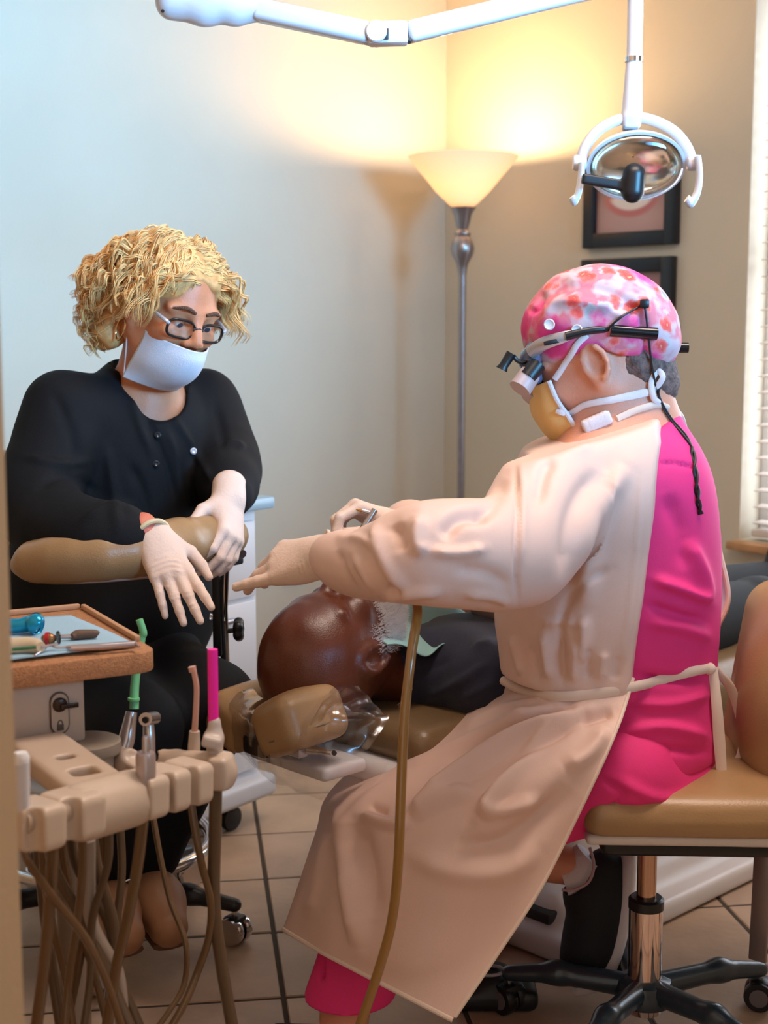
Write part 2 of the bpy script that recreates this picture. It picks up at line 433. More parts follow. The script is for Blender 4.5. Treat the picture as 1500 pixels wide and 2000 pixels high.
b = B(); slab(b, -.12, RA+.12, -.12, RB+.14, HC, HC+.1); struct(b.build('ceiling', M('ceiling_paint', (.78, .76, .72), .85), smooth=False))
b = B(); slab(b, 0, RA, .0, .015, 0.002, .09, .003); struct(b.build('baseboard_left', M('baseboard_paint', (.5, .42, .33), .5)))
b = B(); slab(b, 0, .015, .015, RB, 0.002, .09, .003); struct(b.build('baseboard_right', MATS['baseboard_paint']))
# floor: grout bed with single tiles
b = B(); b.add(boxm(RM(RA/2, RB/2, -.03), (RA/2+.12, RB/2+.14, .028), RW, 0)); b.add(boxm((0, -.2, -.03), (3.2, 1.6, .027), I3, 0))
floor = struct(b.build('floor', M('grout', (.06, .043, .03), .9), smooth=False))
def tile_mat(i, col):
    return M('floor_tile_%d' % i, col, .42, bump=.25, bscale=60, var=.16, vscale=7)
tmats = [tile_mat(0, (.43, .30, .205)), tile_mat(1, (.40, .275, .19)), tile_mat(2, (.46, .325, .225)), tile_mat(3, (.42, .30, .22))]
TT = np.array([.99, .139, 0]); TT /= np.linalg.norm(TT); TD = np.array([-TT[1], TT[0], 0]); TO = np.array([-.169, 2.345, 0]) + .09*TD
tv, tf = boxm((0, 0, 0), (.1535, .137, .004), I3, .0025, 1)
tmesh = []
for m in tmats:
    me = bpy.data.meshes.new('tile'); me.from_pydata([tuple(v) for v in tv], [], tf); me.materials.append(m); tmesh.append(me)
for i in range(-16, 16):
    for j in range(-16, 16):
        c = TO + (i+.5)*.315*TT + (j+.5)*.282*TD; q = C0-c; a = np.dot(q, AX); bb = -np.dot(q, BX)
        if -.12 < a < RA+.9 and -.12 < bb < RB+.12 and c[1] > .9:
            o = bpy.data.objects.new('tile', tmesh[random.randrange(4)]); COL.objects.link(o); o.parent = floor
            o.location = (c[0], c[1], -.0040); o.rotation_euler = (0, 0, math.atan2(TT[1], TT[0]))
# window one with pane and frame, blind hung inside the recess
win = empty('window_1', RM(-.07, (WB0+WB1)/2, WZ0), None, None); win['kind'] = 'structure'
fr = B()
for z in (WZ0+.02, WZ1-.02, (WZ0+WZ1)/2): slab(fr, -.13, -.10, WB0, WB1, z-.02, z+.02, .003)
for q in (WB0+.02, WB1-.02, (WB0+WB1)/2): slab(fr, -.13, -.10, q-.02, q+.02, WZ0, WZ1, .003)
fr.build('window_frame', white_paint, win)
g = B(); slab(g, -.118, -.114, WB0, WB1, WZ0, WZ1)
gm = bpy.data.materials.new('clear_pane'); gm.use_nodes = True; nt = gm.node_tree; nt.nodes.clear()
o_ = nt.nodes.new('ShaderNodeOutputMaterial'); mx = nt.nodes.new('ShaderNodeMixShader'); t_ = nt.nodes.new('ShaderNodeBsdfTransparent'); gl = nt.nodes.new('ShaderNodeBsdfGlossy')
gl.inputs['Roughness'].default_value = .02; mx.inputs[0].default_value = .06; nt.links.new(t_.outputs[0], mx.inputs[1]); nt.links.new(gl.outputs[0], mx.inputs[2]); nt.links.new(mx.outputs[0], o_.inputs[0])
g.build('pane', gm, win)
s = B(); slab(s, -.09, .05, WB0-.015, WB1+.02, WZ0-.025, WZ0-.001, .004); s.build('window_sill', M('orange_wood_sill', (.52, .27, .12), .45, var=.2, vscale=12), win)
w2 = empty('added_window_2', RM(1.5, RB+.07, 1.45), None, None); w2['kind'] = 'structure'  # unseen window, added and set high for the blue light on wall_left
fr = B()
for z in (1.47, 2.33): slab(fr, .35, 2.65, RB+.05, RB+.09, z-.02, z+.02, .003)
for q in (.37, 1.5, 2.63): slab(fr, q-.02, q+.02, RB+.05, RB+.09, 1.45, 2.35, .003)
fr.build('window_frame', white_paint, w2)
g = B(); slab(g, .35, 2.65, RB+.075, RB+.079, 1.45, 2.35); g.build('pane', gm, w2)
# blind
bl = empty('window_blind', RM(-.05, (WB0+WB1)/2, WZ0), 'white slatted venetian blind with wooden wand in the window recess', 'blind')
slatm = M('white_slat', (.70, .60, .54), .45)
sv, sf = None, None
bl_n = 33
BD0, BD1 = WB0+.03, WB1-.03
tilt = math.radians(6)
for i in range(bl_n):
    z = WZ0+.055+i*.0495
    ca, sa = math.cos(tilt), math.sin(tilt); R = np.array([[AX[0]*ca, AX[1]*ca, sa], -BX, [-AX[0]*sa, -AX[1]*sa, ca]])
    bb = B().add(boxm(RM(-.045, (BD0+BD1)/2, z), (.024, (BD1-BD0)/2, .0014), R, .001, 1)); bb.build('slat', slatm, bl)
bb = B(); slab(bb, -.075, -.015, BD0, BD1, WZ0+.012, WZ0+.034, .004); bb.build('bottom_rail', slatm, bl)
bb = B(); slab(bb, -.08, -.01, BD0, BD1, WZ1-.06, WZ1-.005, .004); bb.build('head_rail', slatm, bl)
for q in (BD0+.09, (BD0+BD1)/2, BD1-.1):
    bb = B()
    for aa in (-.069, -.021): bb.add(tube([RM(aa, q, WZ0+.03), RM(aa, q, WZ1-.03)], .0011, 6))
    bb.build('ladder_cord', slatm, bl)
B().add(tube([RM(.0, BD0+.085, 2.15), RM(.002, BD0+.075, 1.23)], .0042, 8)).build('wand', M('blind_wand_wood', (.42, .15, .08), .4), bl)
B().add(boxm(RM(.006, BD0+.12, WZ0+.055), (.006, .026, .004), RW, .003)).add(tube([RM(.006, BD0+.12, WZ0+.05), RM(.006, BD0+.12, WZ0+.09)], .003, 8)).build('cord_cleat', M('black_plastic', (.006, .006, .008), .4), bl)
black_pl = MATS['black_plastic']

# ceiling light fixtures
for (aa, bb_, lab) in ((1.9, 2.75, 'square white ceiling light panel with tubes above the dental chair'),):
    t = empty('ceiling_light', RM(aa, bb_, HC-.05), lab, 'ceiling light', 'ceiling light panels')
    q = B()
    for s_ in (-1, 1): slab(q, aa-.6, aa+.6, bb_+s_*.3-.02, bb_+s_*.3+.02, HC-.05, HC-.001, .003)
    for s_ in (-1, 1): slab(q, aa+s_*.6-.02, aa+s_*.6+.02, bb_-.28, bb_+.28, HC-.05, HC-.001, .003)
    q.build('frame', white_paint, t)
    for s_ in (-.18, -.06, .06, .18): B().add(tube([RM(aa-.55, bb_+s_, HC-.03), RM(aa+.55, bb_+s_, HC-.03)], .013, 10)).build('tube', M('lit_tube', (.9, .9, .9), .5, emis=(1, .85, .75), estr=5), t)

# ------------------------------------------------------------------ torchiere lamp in the corner
LY = 4.78
lb = W(897, 1330, LY); LX = W(903, 520, LY)[0]
def lz(py): return W(900, py, LY)[2]
lamp = empty('floor_lamp', (LX, LY, 0.), 'tall brushed metal torchiere with a glowing glass bowl in the room corner', 'floor lamp')
steel = M('brushed_pewter', (.36, .33, .34), .3, .9, var=.1, vscale=30)
O = np.array([LX, LY, 0])
B().add(lathe([(.145, .0), (.145, .012), (.12, .022), (.03, .035), (.02, .05)], O, I3, 40)).build('base', steel, lamp)
B().add(lathe([(.0125, .045), (.0125, lz(540)), (.016, lz(525)), (.02, lz(515)), (.036, lz(498)), (.041, lz(485)), (.036, lz(472)), (.024, lz(462)), (.027, lz(459)), (.027, lz(455)), (.02, lz(452)), (.016, lz(448))], O, I3, 28)).build('pole', steel, lamp)
B().add(lathe([(.016, lz(449)), (.022, lz(440)), (.03, lz(420)), (.042, lz(408)), (.044, lz(405)), (.02, lz(404))], O, I3, 28)).build('socket_cup', steel, lamp)
sm = bpy.data.materials.new('frosted_glass_bowl'); sm.use_nodes = True; nt = sm.node_tree; bs = nt.nodes['Principled BSDF']
bs.inputs['Base Color'].default_value = (.95, .84, .66, 1); bs.inputs['Roughness'].default_value = .4
bs.inputs['Emission Color'].default_value = (1, .62, .27, 1); bs.inputs['Emission Strength'].default_value = .42
tr = nt.nodes.new('ShaderNodeBsdfTranslucent'); tr.inputs['Color'].default_value = (.95, .75, .5, 1); mx = nt.nodes.new('ShaderNodeMixShader'); mx.inputs[0].default_value = .12
nt.links.new(bs.outputs[0], mx.inputs[1]); nt.links.new(tr.outputs[0], mx.inputs[2]); nt.links.new(mx.outputs[0], nt.nodes['Material Output'].inputs[0])
outer = [(.036, lz(404)), (.052, lz(396)), (.088, lz(375)), (.122, lz(350)), (.148, lz(332)), (.166, lz(318)), (.180, lz(308)), (.183, lz(306))]
inner = [(r-.005, z+.003) for r, z in outer[::-1]]
B().add(lathe(outer + inner, O, I3, 48)).build('lamp_shade', sm, lamp)
B().add(lathe([(.0, lz(392)), (.018, lz(388)), (.028, lz(372)), (.026, lz(352)), (.012, lz(340)), (0, lz(337))], O, I3, 16)).build('bulb', M('lit_bulb', (1, .9, .7), .4, emis=(1, .72, .4), estr=22), lamp)
pl = bpy.data.lights.new('lamp_light', 'POINT'); pl.energy = 19; pl.color = (1.0, .66, .36); pl.shadow_soft_size = .045
po = bpy.data.objects.new('lamp_light', pl); COL.objects.link(po); po.location = (LX, LY, lz(322)); par(po, lamp)

# ------------------------------------------------------------------ framed prints
def smile_mat():
    m = bpy.data.materials.new('smile_print'); m.use_nodes = True; nt = m.node_tree; bs = nt.nodes['Principled BSDF']; bs.inputs['Roughness'].default_value = .25
    tc = nt.nodes.new('ShaderNodeTexCoord'); sp = nt.nodes.new('ShaderNodeSeparateXYZ'); nt.links.new(tc.outputs['UV'], sp.inputs[0])
    def mth(op, a, b=None, c=None):
        n = nt.nodes.new('ShaderNodeMath'); n.operation = op
        for i, q in enumerate((a, b, c)):
            if q is None: continue
            if isinstance(q, (int, float)): n.inputs[i].default_value = q
            else: nt.links.new(q, n.inputs[i])
        return n.outputs[0]
    def ell(cx, cy, rx, ry, soft, bend=0.):
        x = mth('DIVIDE', mth('SUBTRACT', sp.outputs[0], cx), rx); xx = mth('MULTIPLY', x, x)
        y = mth('DIVIDE', mth('SUBTRACT', mth('SUBTRACT', sp.outputs[1], cy), mth('MULTIPLY', xx, bend)), ry)
        d = mth('ADD', xx, mth('MULTIPLY', y, y)); n = nt.nodes.new('ShaderNodeMapRange'); n.inputs[1].default_value = 1-soft; n.inputs[2].default_value = 1+soft
        n.inputs[3].default_value = 1; n.inputs[4].default_value = 0; nt.links.new(d, n.inputs[0]); return n.outputs[0]
    def mix(f, a, b):
        n = nt.nodes.new('ShaderNodeMix'); n.data_type = 'RGBA'; nt.links.new(f, n.inputs[0])
        for i, q in ((6, a), (7, b)):
            if isinstance(q, tuple): n.inputs[i].default_value = (*q, 1)
            else: nt.links.new(q, n.inputs[i])
        return n.outputs[2]
    c = mix(ell(.5, .2, .55, .35, .9), (.34, .17, .15), (.50, .31, .28))
    c = mix(ell(.5, .44, .36, .19, .25, .07), c, (.50, .16, .15))
    c = mix(ell(.5, .45, .27, .10, .3, .055), c, (.78, .70, .64))
    nt.links.new(c, bs.inputs['Base Color']); return m
smile = smile_mat(); fblack = M('black_frame_wood', (.006, .007, .012), .35)
def picture(px0, px1, pyt, pyb, label, prof=.026):
    s0 = (( (px0-750)/F*5.3/math.cos(TH)*1.0))
    # find b along the right wall from pixel column at eye height
    def bcol(px): 
        best = min(np.linspace(0, 2, 2001), key=lambda t: abs(PROJ([RM(0, t, 1.4)])[0][0]-px)); return best
    b0, b1 = bcol(px0), bcol(px1); bm_ = (b0+b1)/2; Yc = RM(0, bm_)[1]; pxm = (px0+px1)/2
    zt, zb = W(pxm, pyt, Yc)[2], W(pxm, pyb, Yc)[2]
    t = empty('framed_print', RM(.0, bm_, zb), label, 'picture', 'smile prints')
    f = B()
    wd_ = .047
    for (p, q, r, s) in ((b0, b0+wd_, zb, zt), (b1-wd_, b1, zb, zt)): slab(f, .0005, .03, p, q, r, s, .005)
    for (r, s) in ((zb, zb+wd_), (zt-wd_, zt)): slab(f, .0005, .03, b0+wd_*.9, b1-wd_*.9, r, s, .005)
    f.build('frame', fblack, t)
    v = np.array([RM(.012, b0+wd_*.8, zb+wd_*.8), RM(.012, b1-wd_*.8, zb+wd_*.8), RM(.012, b1-wd_*.8, zt-wd_*.8), RM(.012, b0+wd_*.8, zt-wd_*.8)])
    vb = v + (RM(.0005, 0)-RM(.012, 0)); o = mesh_np('print', np.vstack([v, vb]), [(0, 1, 2, 3), (7, 6, 5, 4), (0, 4, 5, 1), (1, 5, 6, 2), (2, 6, 7, 3), (3, 7, 4, 0)], smile, t, False)
    uv = o.data.uv_layers.new(name='UVMap'); uvs = {0: (0, 0), 1: (1, 0), 2: (1, 1), 3: (0, 1)}
    for l in o.data.loops: uv.data[l.index].uv = uvs[l.vertex_index % 4]
picture(1147, 1328, 297, 482, 'upper black framed close-up print of a smile behind the dental light')
picture(1145, 1324, 504, 690, 'lower black framed print on the wall partly behind the floral cap')

# outlet on the left wall
oa = min(np.linspace(0, 2, 2001), key=lambda t: abs(PROJ([RM(t, 0, .4)])[0][0]-572)); oz = W(572, 1108, RM(oa, 0)[1])[2]
ot = empty('wall_outlet', RM(oa, .0, oz), 'white wall outlet plate low on the left wall beside the cabinet', 'outlet')
q = B(); slab(q, oa-.042, oa+.042, .0005, .007, oz-.062, oz+.062, .003); q.build('plate', white_paint, ot)
for dz in (-.022, .022):
    q = B(); slab(q, oa-.017, oa+.017, .006, .010, oz+dz-.014, oz+dz+.014, .003); q.build('socket', M('outlet_cream', (.7, .7, .72), .4), ot)

# ------------------------------------------------------------------ white cabinet on castors
d1 = nz([.6, .8, 0]); d2 = np.array([-d1[1], d1[0], 0])    # d1 along the visible side, d2 into the body (left-away)
RC = np.array([d1, d2, [0, 0, 1]])
cc = W(512, 1560, 3.33); cc[2] = 0
cabm = M('white_laminate', (.72, .74, .80), .4)
zt = .775
cab = empty('rolling_cabinet', cc - d1*.25 + d2*.22, 'white rolling cabinet with grey-blue top behind the blonde assistant', 'cabinet')
CP = lambda s, t, z: cc - d1*s + d2*t + np.array([0, 0, z])
B().add(boxm(CP(.19, .235, (.13+zt)/2), (.19, .225, (zt-.13)/2), RC, .006)).build('body', cabm, cab)
B().add(boxm(CP(.19, .23, zt+.016), (.215, .26, .014), RC, .006)).build('top', M('blue_grey_top', (.35, .50, .60), .3), cab)
B().add(boxm(CP(.19, .23, .105), (.215, .26, .027), RC, .015, 3)).build('base_rail', M('bumper_grey_white', (.60, .62, .68), .35), cab)
for (z0, z1) in ((.15, .36), (.37, .56), (.57, .75)):
    dr = B().add(boxm(CP(.19, .006, (z0+z1)/2), (.175, .007, (z1-z0)/2), RC, .003)).build('drawer', cabm, cab)
    B().add(boxm(CP(.19, -.012, z1-.035), (.09, .008, .006), RC, .003)).build('handle', steel, dr)
for (s_, t_) in ((.07, .04), (.33, .04), (.07, .42), (.33, .42)):
    ca = CP(s_, t_, .03); cs = B().add(lathe([(.012, -.012), (.029, -.010), (.031, 0), (.029, .010), (.012, .012)], ca, zto(d2), 20)).build('caster_wheel', black_pl, cab)
    B().add(boxm(ca + np.array([0, 0, .035]), (.016, .014, .016), RC, .004)).build('caster_fork', black_pl, cs)
# ------------------------------------------------------------------ dental light on its jointed arm
LYD = 2.62
whitepl = M('glossy_white_plastic', (.62, .61, .65), .22, coat=.3)
dl = empty('dental_light', W(330, -60, 2.62), 'white dental light hanging from a jointed white arm above the patient', 'dental light')
UP = np.array([0, 0, 1.])
# ceiling post and knuckle housing
hp = W(350, 5, 2.62)
B().add(tube([[hp[0]-.02, 2.62, hp[2]+.02], [hp[0]-.02, 2.62, HC]], .03, 20)).build('ceiling_post', whitepl, dl)
S = Shape(); S.chain([W(335, 8, 2.62), W(400, 18, 2.62), W(460, 24, 2.62), W(505, 22, 2.62)], [.028, .026, .02, .016], k=.02, flat=(UP, 1.0))
S.chain([W(340, -20, 2.62), W(420, -6, 2.62), W(505, 12, 2.62)], [.03, .028, .02], k=.02)
sd = sdf_obj('arm_housing', S, whitepl, dl, .004)
B().add(lathe([(0, 0), (.003, 0), (.003, .002), (0, .002)], W(318, 22, 2.588), zto([0, -1, 0]), 10)).build('screw', black_pl, sd)
def bar(p, q, w, h, mat, name, parent, bev=.006):
    p = np.asarray(p); q = np.asarray(q); R = basis(q-p, UP); return B().add(boxm((p+q)/2, (np.linalg.norm(q-p)/2, w/2, h/2), R, bev, 3)).build(name, mat, parent)
J1, J2 = W(722, 66, 2.62), W(795, 64, 2.62)
bar(W(495, 18, 2.62), J1, .045, .038, whitepl, 'arm', dl, .01)
bar(W(495, 36, 2.62), W(722, 84, 2.62), .03, .006, M('grey_plastic_seam', (.45, .45, .5), .4), 'arm_underside', dl, .002)
jb = B().add(boxm(W(757, 66, 2.62), (.036, .020, .020), basis(J2-J1, UP), .006)).add(lathe([(.017, -.027), (.019, -.025), (.019, .025), (.017, .027)], W(735, 66, 2.62), zto([0, 1, 0]), 20)).build('elbow_joint', M('cream_plastic', (.62, .56, .55), .4), dl)
B().add(boxm(W(748, 66, 2.598), (.010, .001, .010), I3, .001)).build('clip', black_pl, jb)
KN = W(1235, -42, 2.72)
bar(J2, KN, .036, .038, whitepl, 'arm', dl, .008)
B().add(boxm(W(788, 80, 2.62), (.014, .012, .004), basis(J2-J1, UP), .002)).build('end_stop', black_pl, dl)
sph = lambda c, r, n=16: lathe([(r*math.sin(math.pi*i/n), -r*math.cos(math.pi*i/n)) for i in range(n+1)], c, I3, 24)
LYH = 2.72
B().add(sph(KN, .035)).build('knuckle', whitepl, dl)
B().add(lathe([(.0145, W(1240, 118, LYH)[2]), (.0145, KN[2])], (W(1240, 60, LYH)[0], LYH, 0), I3, 24)).build('pole', whitepl, dl)
px_ = W(1236, 180, LYH)[0]
B().add(lathe([(.0165, W(0, 121, LYH)[2]), (.0165, W(0, 111, LYH)[2])], (W(1238, 116, LYH)[0], LYH, 0), I3, 24)).build('collar', M('chrome', (.75, .75, .78), .08, 1.), dl)
chrome = MATS['chrome']
S = Shape(); S.cone(W(1238, 122, LYH), W(1234, 225, LYH), .015, .020, k=.01); S.box(W(1233, 238, LYH), (.016, .014, .013), .005, I3, .01)
sdf_obj('pole_socket', S, whitepl, dl, .003)
B().add(boxm(W(1231, 247, LYH), (.014, .012, .007), I3, .003)).build('socket_cap', M('blue_grey_plastic', (.16, .22, .28), .35), dl)
# yoke
hc = W(1243, 325, LYH)
arc = [W(x, y, LYH) for x, y in ((1134, 322), (1142, 290), (1165, 258), (1200, 237), (1240, 229), (1280, 237), (1318, 258), (1343, 290), (1352, 322))]
B().add(tube(arc, .0105, 12, 40, flat=(np.array([0, 1., 0]), 1.0))).build('yoke', whitepl, dl)
# oval head: shell, reflector, lens
R = basis([1, .06, -.02], [.05, -.80, -.55]); nrm = R[2]          # local z = facing direction
HA, HB, HD = .094, .071, .05
def dome(sx, sy, dep, t0, t1, n=14, m=48, sgn=-1):
    V = []; f = []
    for i in range(n):
        t = t0 + (t1-t0)*i/(n-1); r = math.sin(t); h = math.cos(t)
        for k in range(m):
            a = 2*math.pi*k/m; V.append((sx*r*math.cos(a), sy*r*math.sin(a), sgn*dep*h))
    for i in range(n-1):
        for k in range(m): f.append((i*m+k, i*m+(k+1) % m, (i+1)*m+(k+1) % m, (i+1)*m+k))
    return np.array(V), f
hb = W(1243, 326, LYH)
def place(vf): v, f = vf; return v @ R + hb, f
v1, f1 = dome(HA, HB, HD, .02, math.pi/2); v2, f2 = dome(HA*.93, HB*.92, HD*.86, math.pi/2, .02)
V = np.vstack([v1, v2]); n1 = len(v1); ff = f1 + [tuple(i+n1 for i in q) for q in f2]; m_ = 48
ff += [((13*m_)+k, (13*m_)+(k+1) % m_, n1+(k+1) % m_, n1+k) for k in range(m_)]
B().add(place((V, ff))).build('lamp_head', whitepl, dl)
v3, f3 = dome(HA*.9, HB*.88, HD*.78, math.pi/2*.98, .02)
B().add(place((v3, f3))).build('reflector', M('mirror_reflector', (.80, .78, .70), .16, 1.), dl)
lens = bpy.data.materials.new('clear_lens'); lens.use_nodes = True; nt = lens.node_tree; nt.nodes.clear()
o_ = nt.nodes.new('ShaderNodeOutputMaterial'); mx = nt.nodes.new('ShaderNodeMixShader'); t_ = nt.nodes.new('ShaderNodeBsdfTransparent'); gl = nt.nodes.new('ShaderNodeBsdfGlossy'); lw = nt.nodes.new('ShaderNodeLayerWeight')
gl.inputs['Roughness'].default_value = .03; lw.inputs[0].default_value = .25; nt.links.new(lw.outputs['Facing'], mx.inputs[0]); nt.links.new(t_.outputs[0], mx.inputs[1]); nt.links.new(gl.outputs[0], mx.inputs[2]); nt.links.new(mx.outputs[0], o_.inputs[0])
v4, f4 = dome(HA*.95, HB*.94, .028, math.pi/2, .02, sgn=1)
B().add(place((v4, f4))).build('lens_cover', lens, dl)
# black bulb shield across the lens
sp = lambda x, y, z: np.array([x, y, z]) @ R + hb
S = Shape(); S.box(W(1180, 356, LYH-.052), (.042, .010, .0095), .004, basis([1, 0, -.16], [0, 0, 1]), .008); S.cone(W(1236, 361, LYH-.055)-np.array([0, 0, .012]), W(1238, 352, LYH-.055)+np.array([0, 0, .010]), .021, .021, k=.008)
sdf_obj('bulb_shield', S, black_pl, dl, .0025)
for sx, pts in ((-1, ((1136, 318), (1135, 345), (1130, 375), (1122, 392), (1117, 384))), (1, ((1362, 305), (1366, 340), (1362, 375), (1350, 396), (1341, 388)))):
    pv = W(1134 if sx < 0 else 1353, 318, LYH)
    B().add(lathe([(.012, -.012), (.015, -.008), (.015, .008), (.012, .012)], pv + np.array([sx*.002, 0, 0]), zto([1, 0, 0]), 20)).build('pivot', whitepl, dl)
    B().add(tube([W(x, y, LYH-.02-.0005*i) for i, (x, y) in enumerate(pts)], .010, 10, 24, flat=(np.array([1., 0, 0]), .62))).build('handle', whitepl, dl)

# ------------------------------------------------------------------ dental chair
CA = nz([.72, .69, 0]); CN = np.array([CA[1], -CA[0], 0])          # along the body, and to the near right side
RCH = np.array([CA, -CN, [0, 0, 1]])
E0 = W(640, 1480, 2.42); 
tan_v = M('tan_vinyl', (.36, .215, .10), .35, bump=.12, bscale=350, var=.06, vscale=8)
dtan_v = M('brown_vinyl', (.20, .125, .06), .35, bump=.12, bscale=300, var=.08, vscale=8)
wh_ch = M('chair_shell_white', (.66, .63, .63), .32)
dc = empty('dental_chair', (E0 + CA*.55)*np.array([1, 1, 0]), 'tan upholstered dental chair with white shell and white floor base under the patient', 'dental chair')
ch = lambda a, n, z: np.array([E0[0], E0[1], 0]) + CA*a + CN*n + np.array([0, 0, z])
z0 = E0[2]
S = Shape()
S.box(ch(.36, 0, z0-.005), (.36, .215, .022), .02, RCH, .02)
sdf_obj('back_shell', S, wh_ch, dc, .006)
S = Shape(); S.box(ch(.39, 0, z0+.045), (.36, .205, .035), .03, RCH, .02); sdf_obj('back_cushion', S, dtan_v, dc, .006)
S = Shape(); S.box(ch(.95, 0, z0+.005), (.30, .26, .06), .05, RCH, .02); S.box(ch(1.35, 0, z0+.0), (.32, .2, .05), .045, basis(nz(CA), UP), .05)
sdf_obj('seat_cushion', S, dtan_v, dc, .008)
S = Shape(); S.cone(ch(1.60, -.06, z0+.03), ch(1.60, .10, z0+.03), .085, k=.03, flat=(CA, .8)); sdf_obj('foot_cushion', S, M('pale_vinyl_foot_pad', (.48, .36, .33), .25), dc, .006)
# base: column and stepped floor plate
S = Shape(); S.box(ch(.82, .0, .20), (.14, .12, .2), .03, RCH, .02); S.box(ch(.70, .02, .18), (.17, .10, .09), .035, basis(CA, [0, 0, 1]), .02)
sdf_obj('column', S, wh_ch, dc, .006)
S = Shape(); S.box(ch(.86, .03, .026), (.46, .20, .024), .012, RCH, .01); S.box(ch(.80, .03, .065), (.36, .14, .045), .035, RCH, .06); S.cone(ch(.34, .05, .035), ch(.34, -.02, .035), .034, k=.05)
sdf_obj('floor_base', S, wh_ch, dc, .007)
B().add(boxm(ch(.52, .12, .075), (.10, .04, .012), RCH, .006)).build('base_cover', M('dark_rubber', (.02, .022, .025), .6), dc)
# head rest: two pads on a metal hinge block
hr1, hr2 = W(492, 1396, 2.44), W(586, 1408, 2.29)
AXH = nz(CA*.95 + np.array([0, 0, .05]))
for c, tw, hw in ((hr1, -1, (.072, .050, .046)), (hr2, 1, (.068, .054, .046))):
    S = Shape(); up_ = nz(UP + CN*(-.45*tw)); Rp = basis(AXH, up_)
    S.box(c + CA*.0, hw, .026, Rp, .01)
    S.ell(c + up_*.014, np.array(hw)*np.array([.9, .85, .8]), Rp, .02)
    p = sdf_obj('headrest_pad', S, tan_v, dc, .0045)
    B().add(tube([c + CA*.0 + (np.array([math.cos(t)*hw[0]*.97, math.sin(t)*hw[1]*.97, -.018]) @ Rp) for t in np.linspace(0, 2*math.pi, 30)[:-1]], .0035, 6, closed=True)).build('piping', dtan_v, p)
hb2 = W(520, 1452, 2.33); Rh = basis(CN, UP)
dk = M('dark_bronze_metal', (.09, .06, .045), .3, .7)
k_ = B().add(boxm(hb2, (.03, .03, .017), Rh, .008)).build('hinge_block', dk, dc)
B().add(boxm(hb2 + np.array([0, -.031, .001]), (.02, .002, .010), Rh, .002)).build('hinge_window', chrome, k_)
pl_ = B().add(boxm(W(574, 1463, 2.285), (.024, .010, .010), Rh, .003)).build('bracket_plate', M('bracket_steel', (.55, .48, .47), .35, .4), dc)
for x in (566, 588): B().add(lathe([(0, 0), (.0035, 0), (.0035, .003), (0, .003)], W(x, 1462, 2.273), zto([.3, -1, 0]), 12)).build('screw', black_pl, pl_)
B().add(tube([W(605, 1462, 2.27), W(625, 1467, 2.26), W(648, 1471, 2.25)], [.011, .006, .004], 10, 12)).build('lever', chrome, dc)
B().add(lathe([(.0, 0), (.0042, 0), (.0042, .004), (0, .004)], W(652, 1470, 2.245), zto([.3, -1, 0]), 14)).build('bolt', black_pl, dc)
S = Shape(); S.box(W(600, 1480, 2.36)-np.array([0, 0, .0]), (.10, .05, .012), .008, np.array([CN, CA, [0, 0, 1]]), .01); sdf_obj('headrest_tongue', S, wh_ch, dc, .004)

# ------------------------------------------------------------------ patient
skin_d = M('deep_brown_skin', (.100, .023, .008), .36, bump=.12, bscale=400, var=.15, vscale=18, spec=.5)
navy = M('navy_jersey', (.011, .013, .035), .8, bump=.25, bscale=600, sheen=.2)
Hd = W(655, 1268, 2.44)
fup = nz([-.66, -.70, -.16]); ffw = nz([-.12, -.10, 1.0])
pf = Fr(Hd, ffw, fup, 1.10)
pt_lab = 'bald bearded patient in a navy shirt lying back on the dental chair'
S = Shape(); head_shape(S, pf, nose=1.35, male=True)
S.ell(pf(-.012, 0, .045), np.array([.103, .082, .098])*1.1, pf.R, .03)
nk = pf(-.02, 0, -.06); T0 = ch(.17, -.01, z0+.135)
S.cone(pf(-.03, 0, -.05), T0, .062, .07, k=.04)
# torso, arms, legs of the lying figure
TC = lambda a, n, z: ch(a, n, z0+z)
def torso(S, g=0., k=.05):
    S.ell(TC(.30, 0, .115), np.array([.15, .185, .085])+g, RCH, k); S.ell(TC(.48, 0, .11), np.array([.2, .17, .082])+g, RCH, k); S.ell(TC(.75, 0, .11), np.array([.16, .17, .085])+g, RCH, k)
    for s in (1, -1): S.cone(TC(.25, s*.06, .13), TC(.24, s*.155, .125), .062+g, .066+g, k=k)
def arms(S, g=0., k=.03):
    for s in (1, -1): S.chain([TC(.24, s*.17, .12), TC(.48, s*.225, .10), TC(.66, s*.12, .245)], [.055+g, .044+g, .033+g], k=k)
torso(S, -.012); arms(S, -.01)
for s in (1, -1): S.chain([TC(.82, s*.09, .11), TC(1.22, s*.10, .11), TC(1.60, s*.085, .10)], [.075, .055, .04], k=.03)
pat = sdf_obj('person', S, skin_d, None, .0045, rel=2, wr=(90, .0006))
tag(pat, pt_lab, 'person')
for s, sd_ in ((1, 1), (-1, -1)):
    S = Shape(); hand_shape(S, TC(.67, s*.11, .25), CA*.3 - CN*s*.9, [0, 0, 1], -s, [(20, 25, 15)]*4, .95); sdf_obj('hand', S, skin_d, pat, .003)
S = Shape(); torso(S, .004); 
for s in (1, -1): S.chain([TC(.24, s*.17, .12), TC(.40, s*.207, .105)], [.068, .062], k=.03)
S.cone(TC(.19, 0, .135), TC(.13, 0, .14), .075, .072, k=.03)
S.cut(lambda X, Y, Z: -((X-T0[0])*CA[0] + (Y-T0[1])*CA[1] + (Z-T0[2])*.35 + .035 + 0*X))
sdf_obj('shirt', S, navy, pat, .006, rel=1, FL=[([(960, 1290), (900, 1330), (820, 1370)], 9, .006), ([(970, 1330), (900, 1370)], 8, .005), ([(965, 1250), (925, 1262)], 8, .006), ([(880, 1290), (800, 1320)], 8, -.004)])
S = Shape()
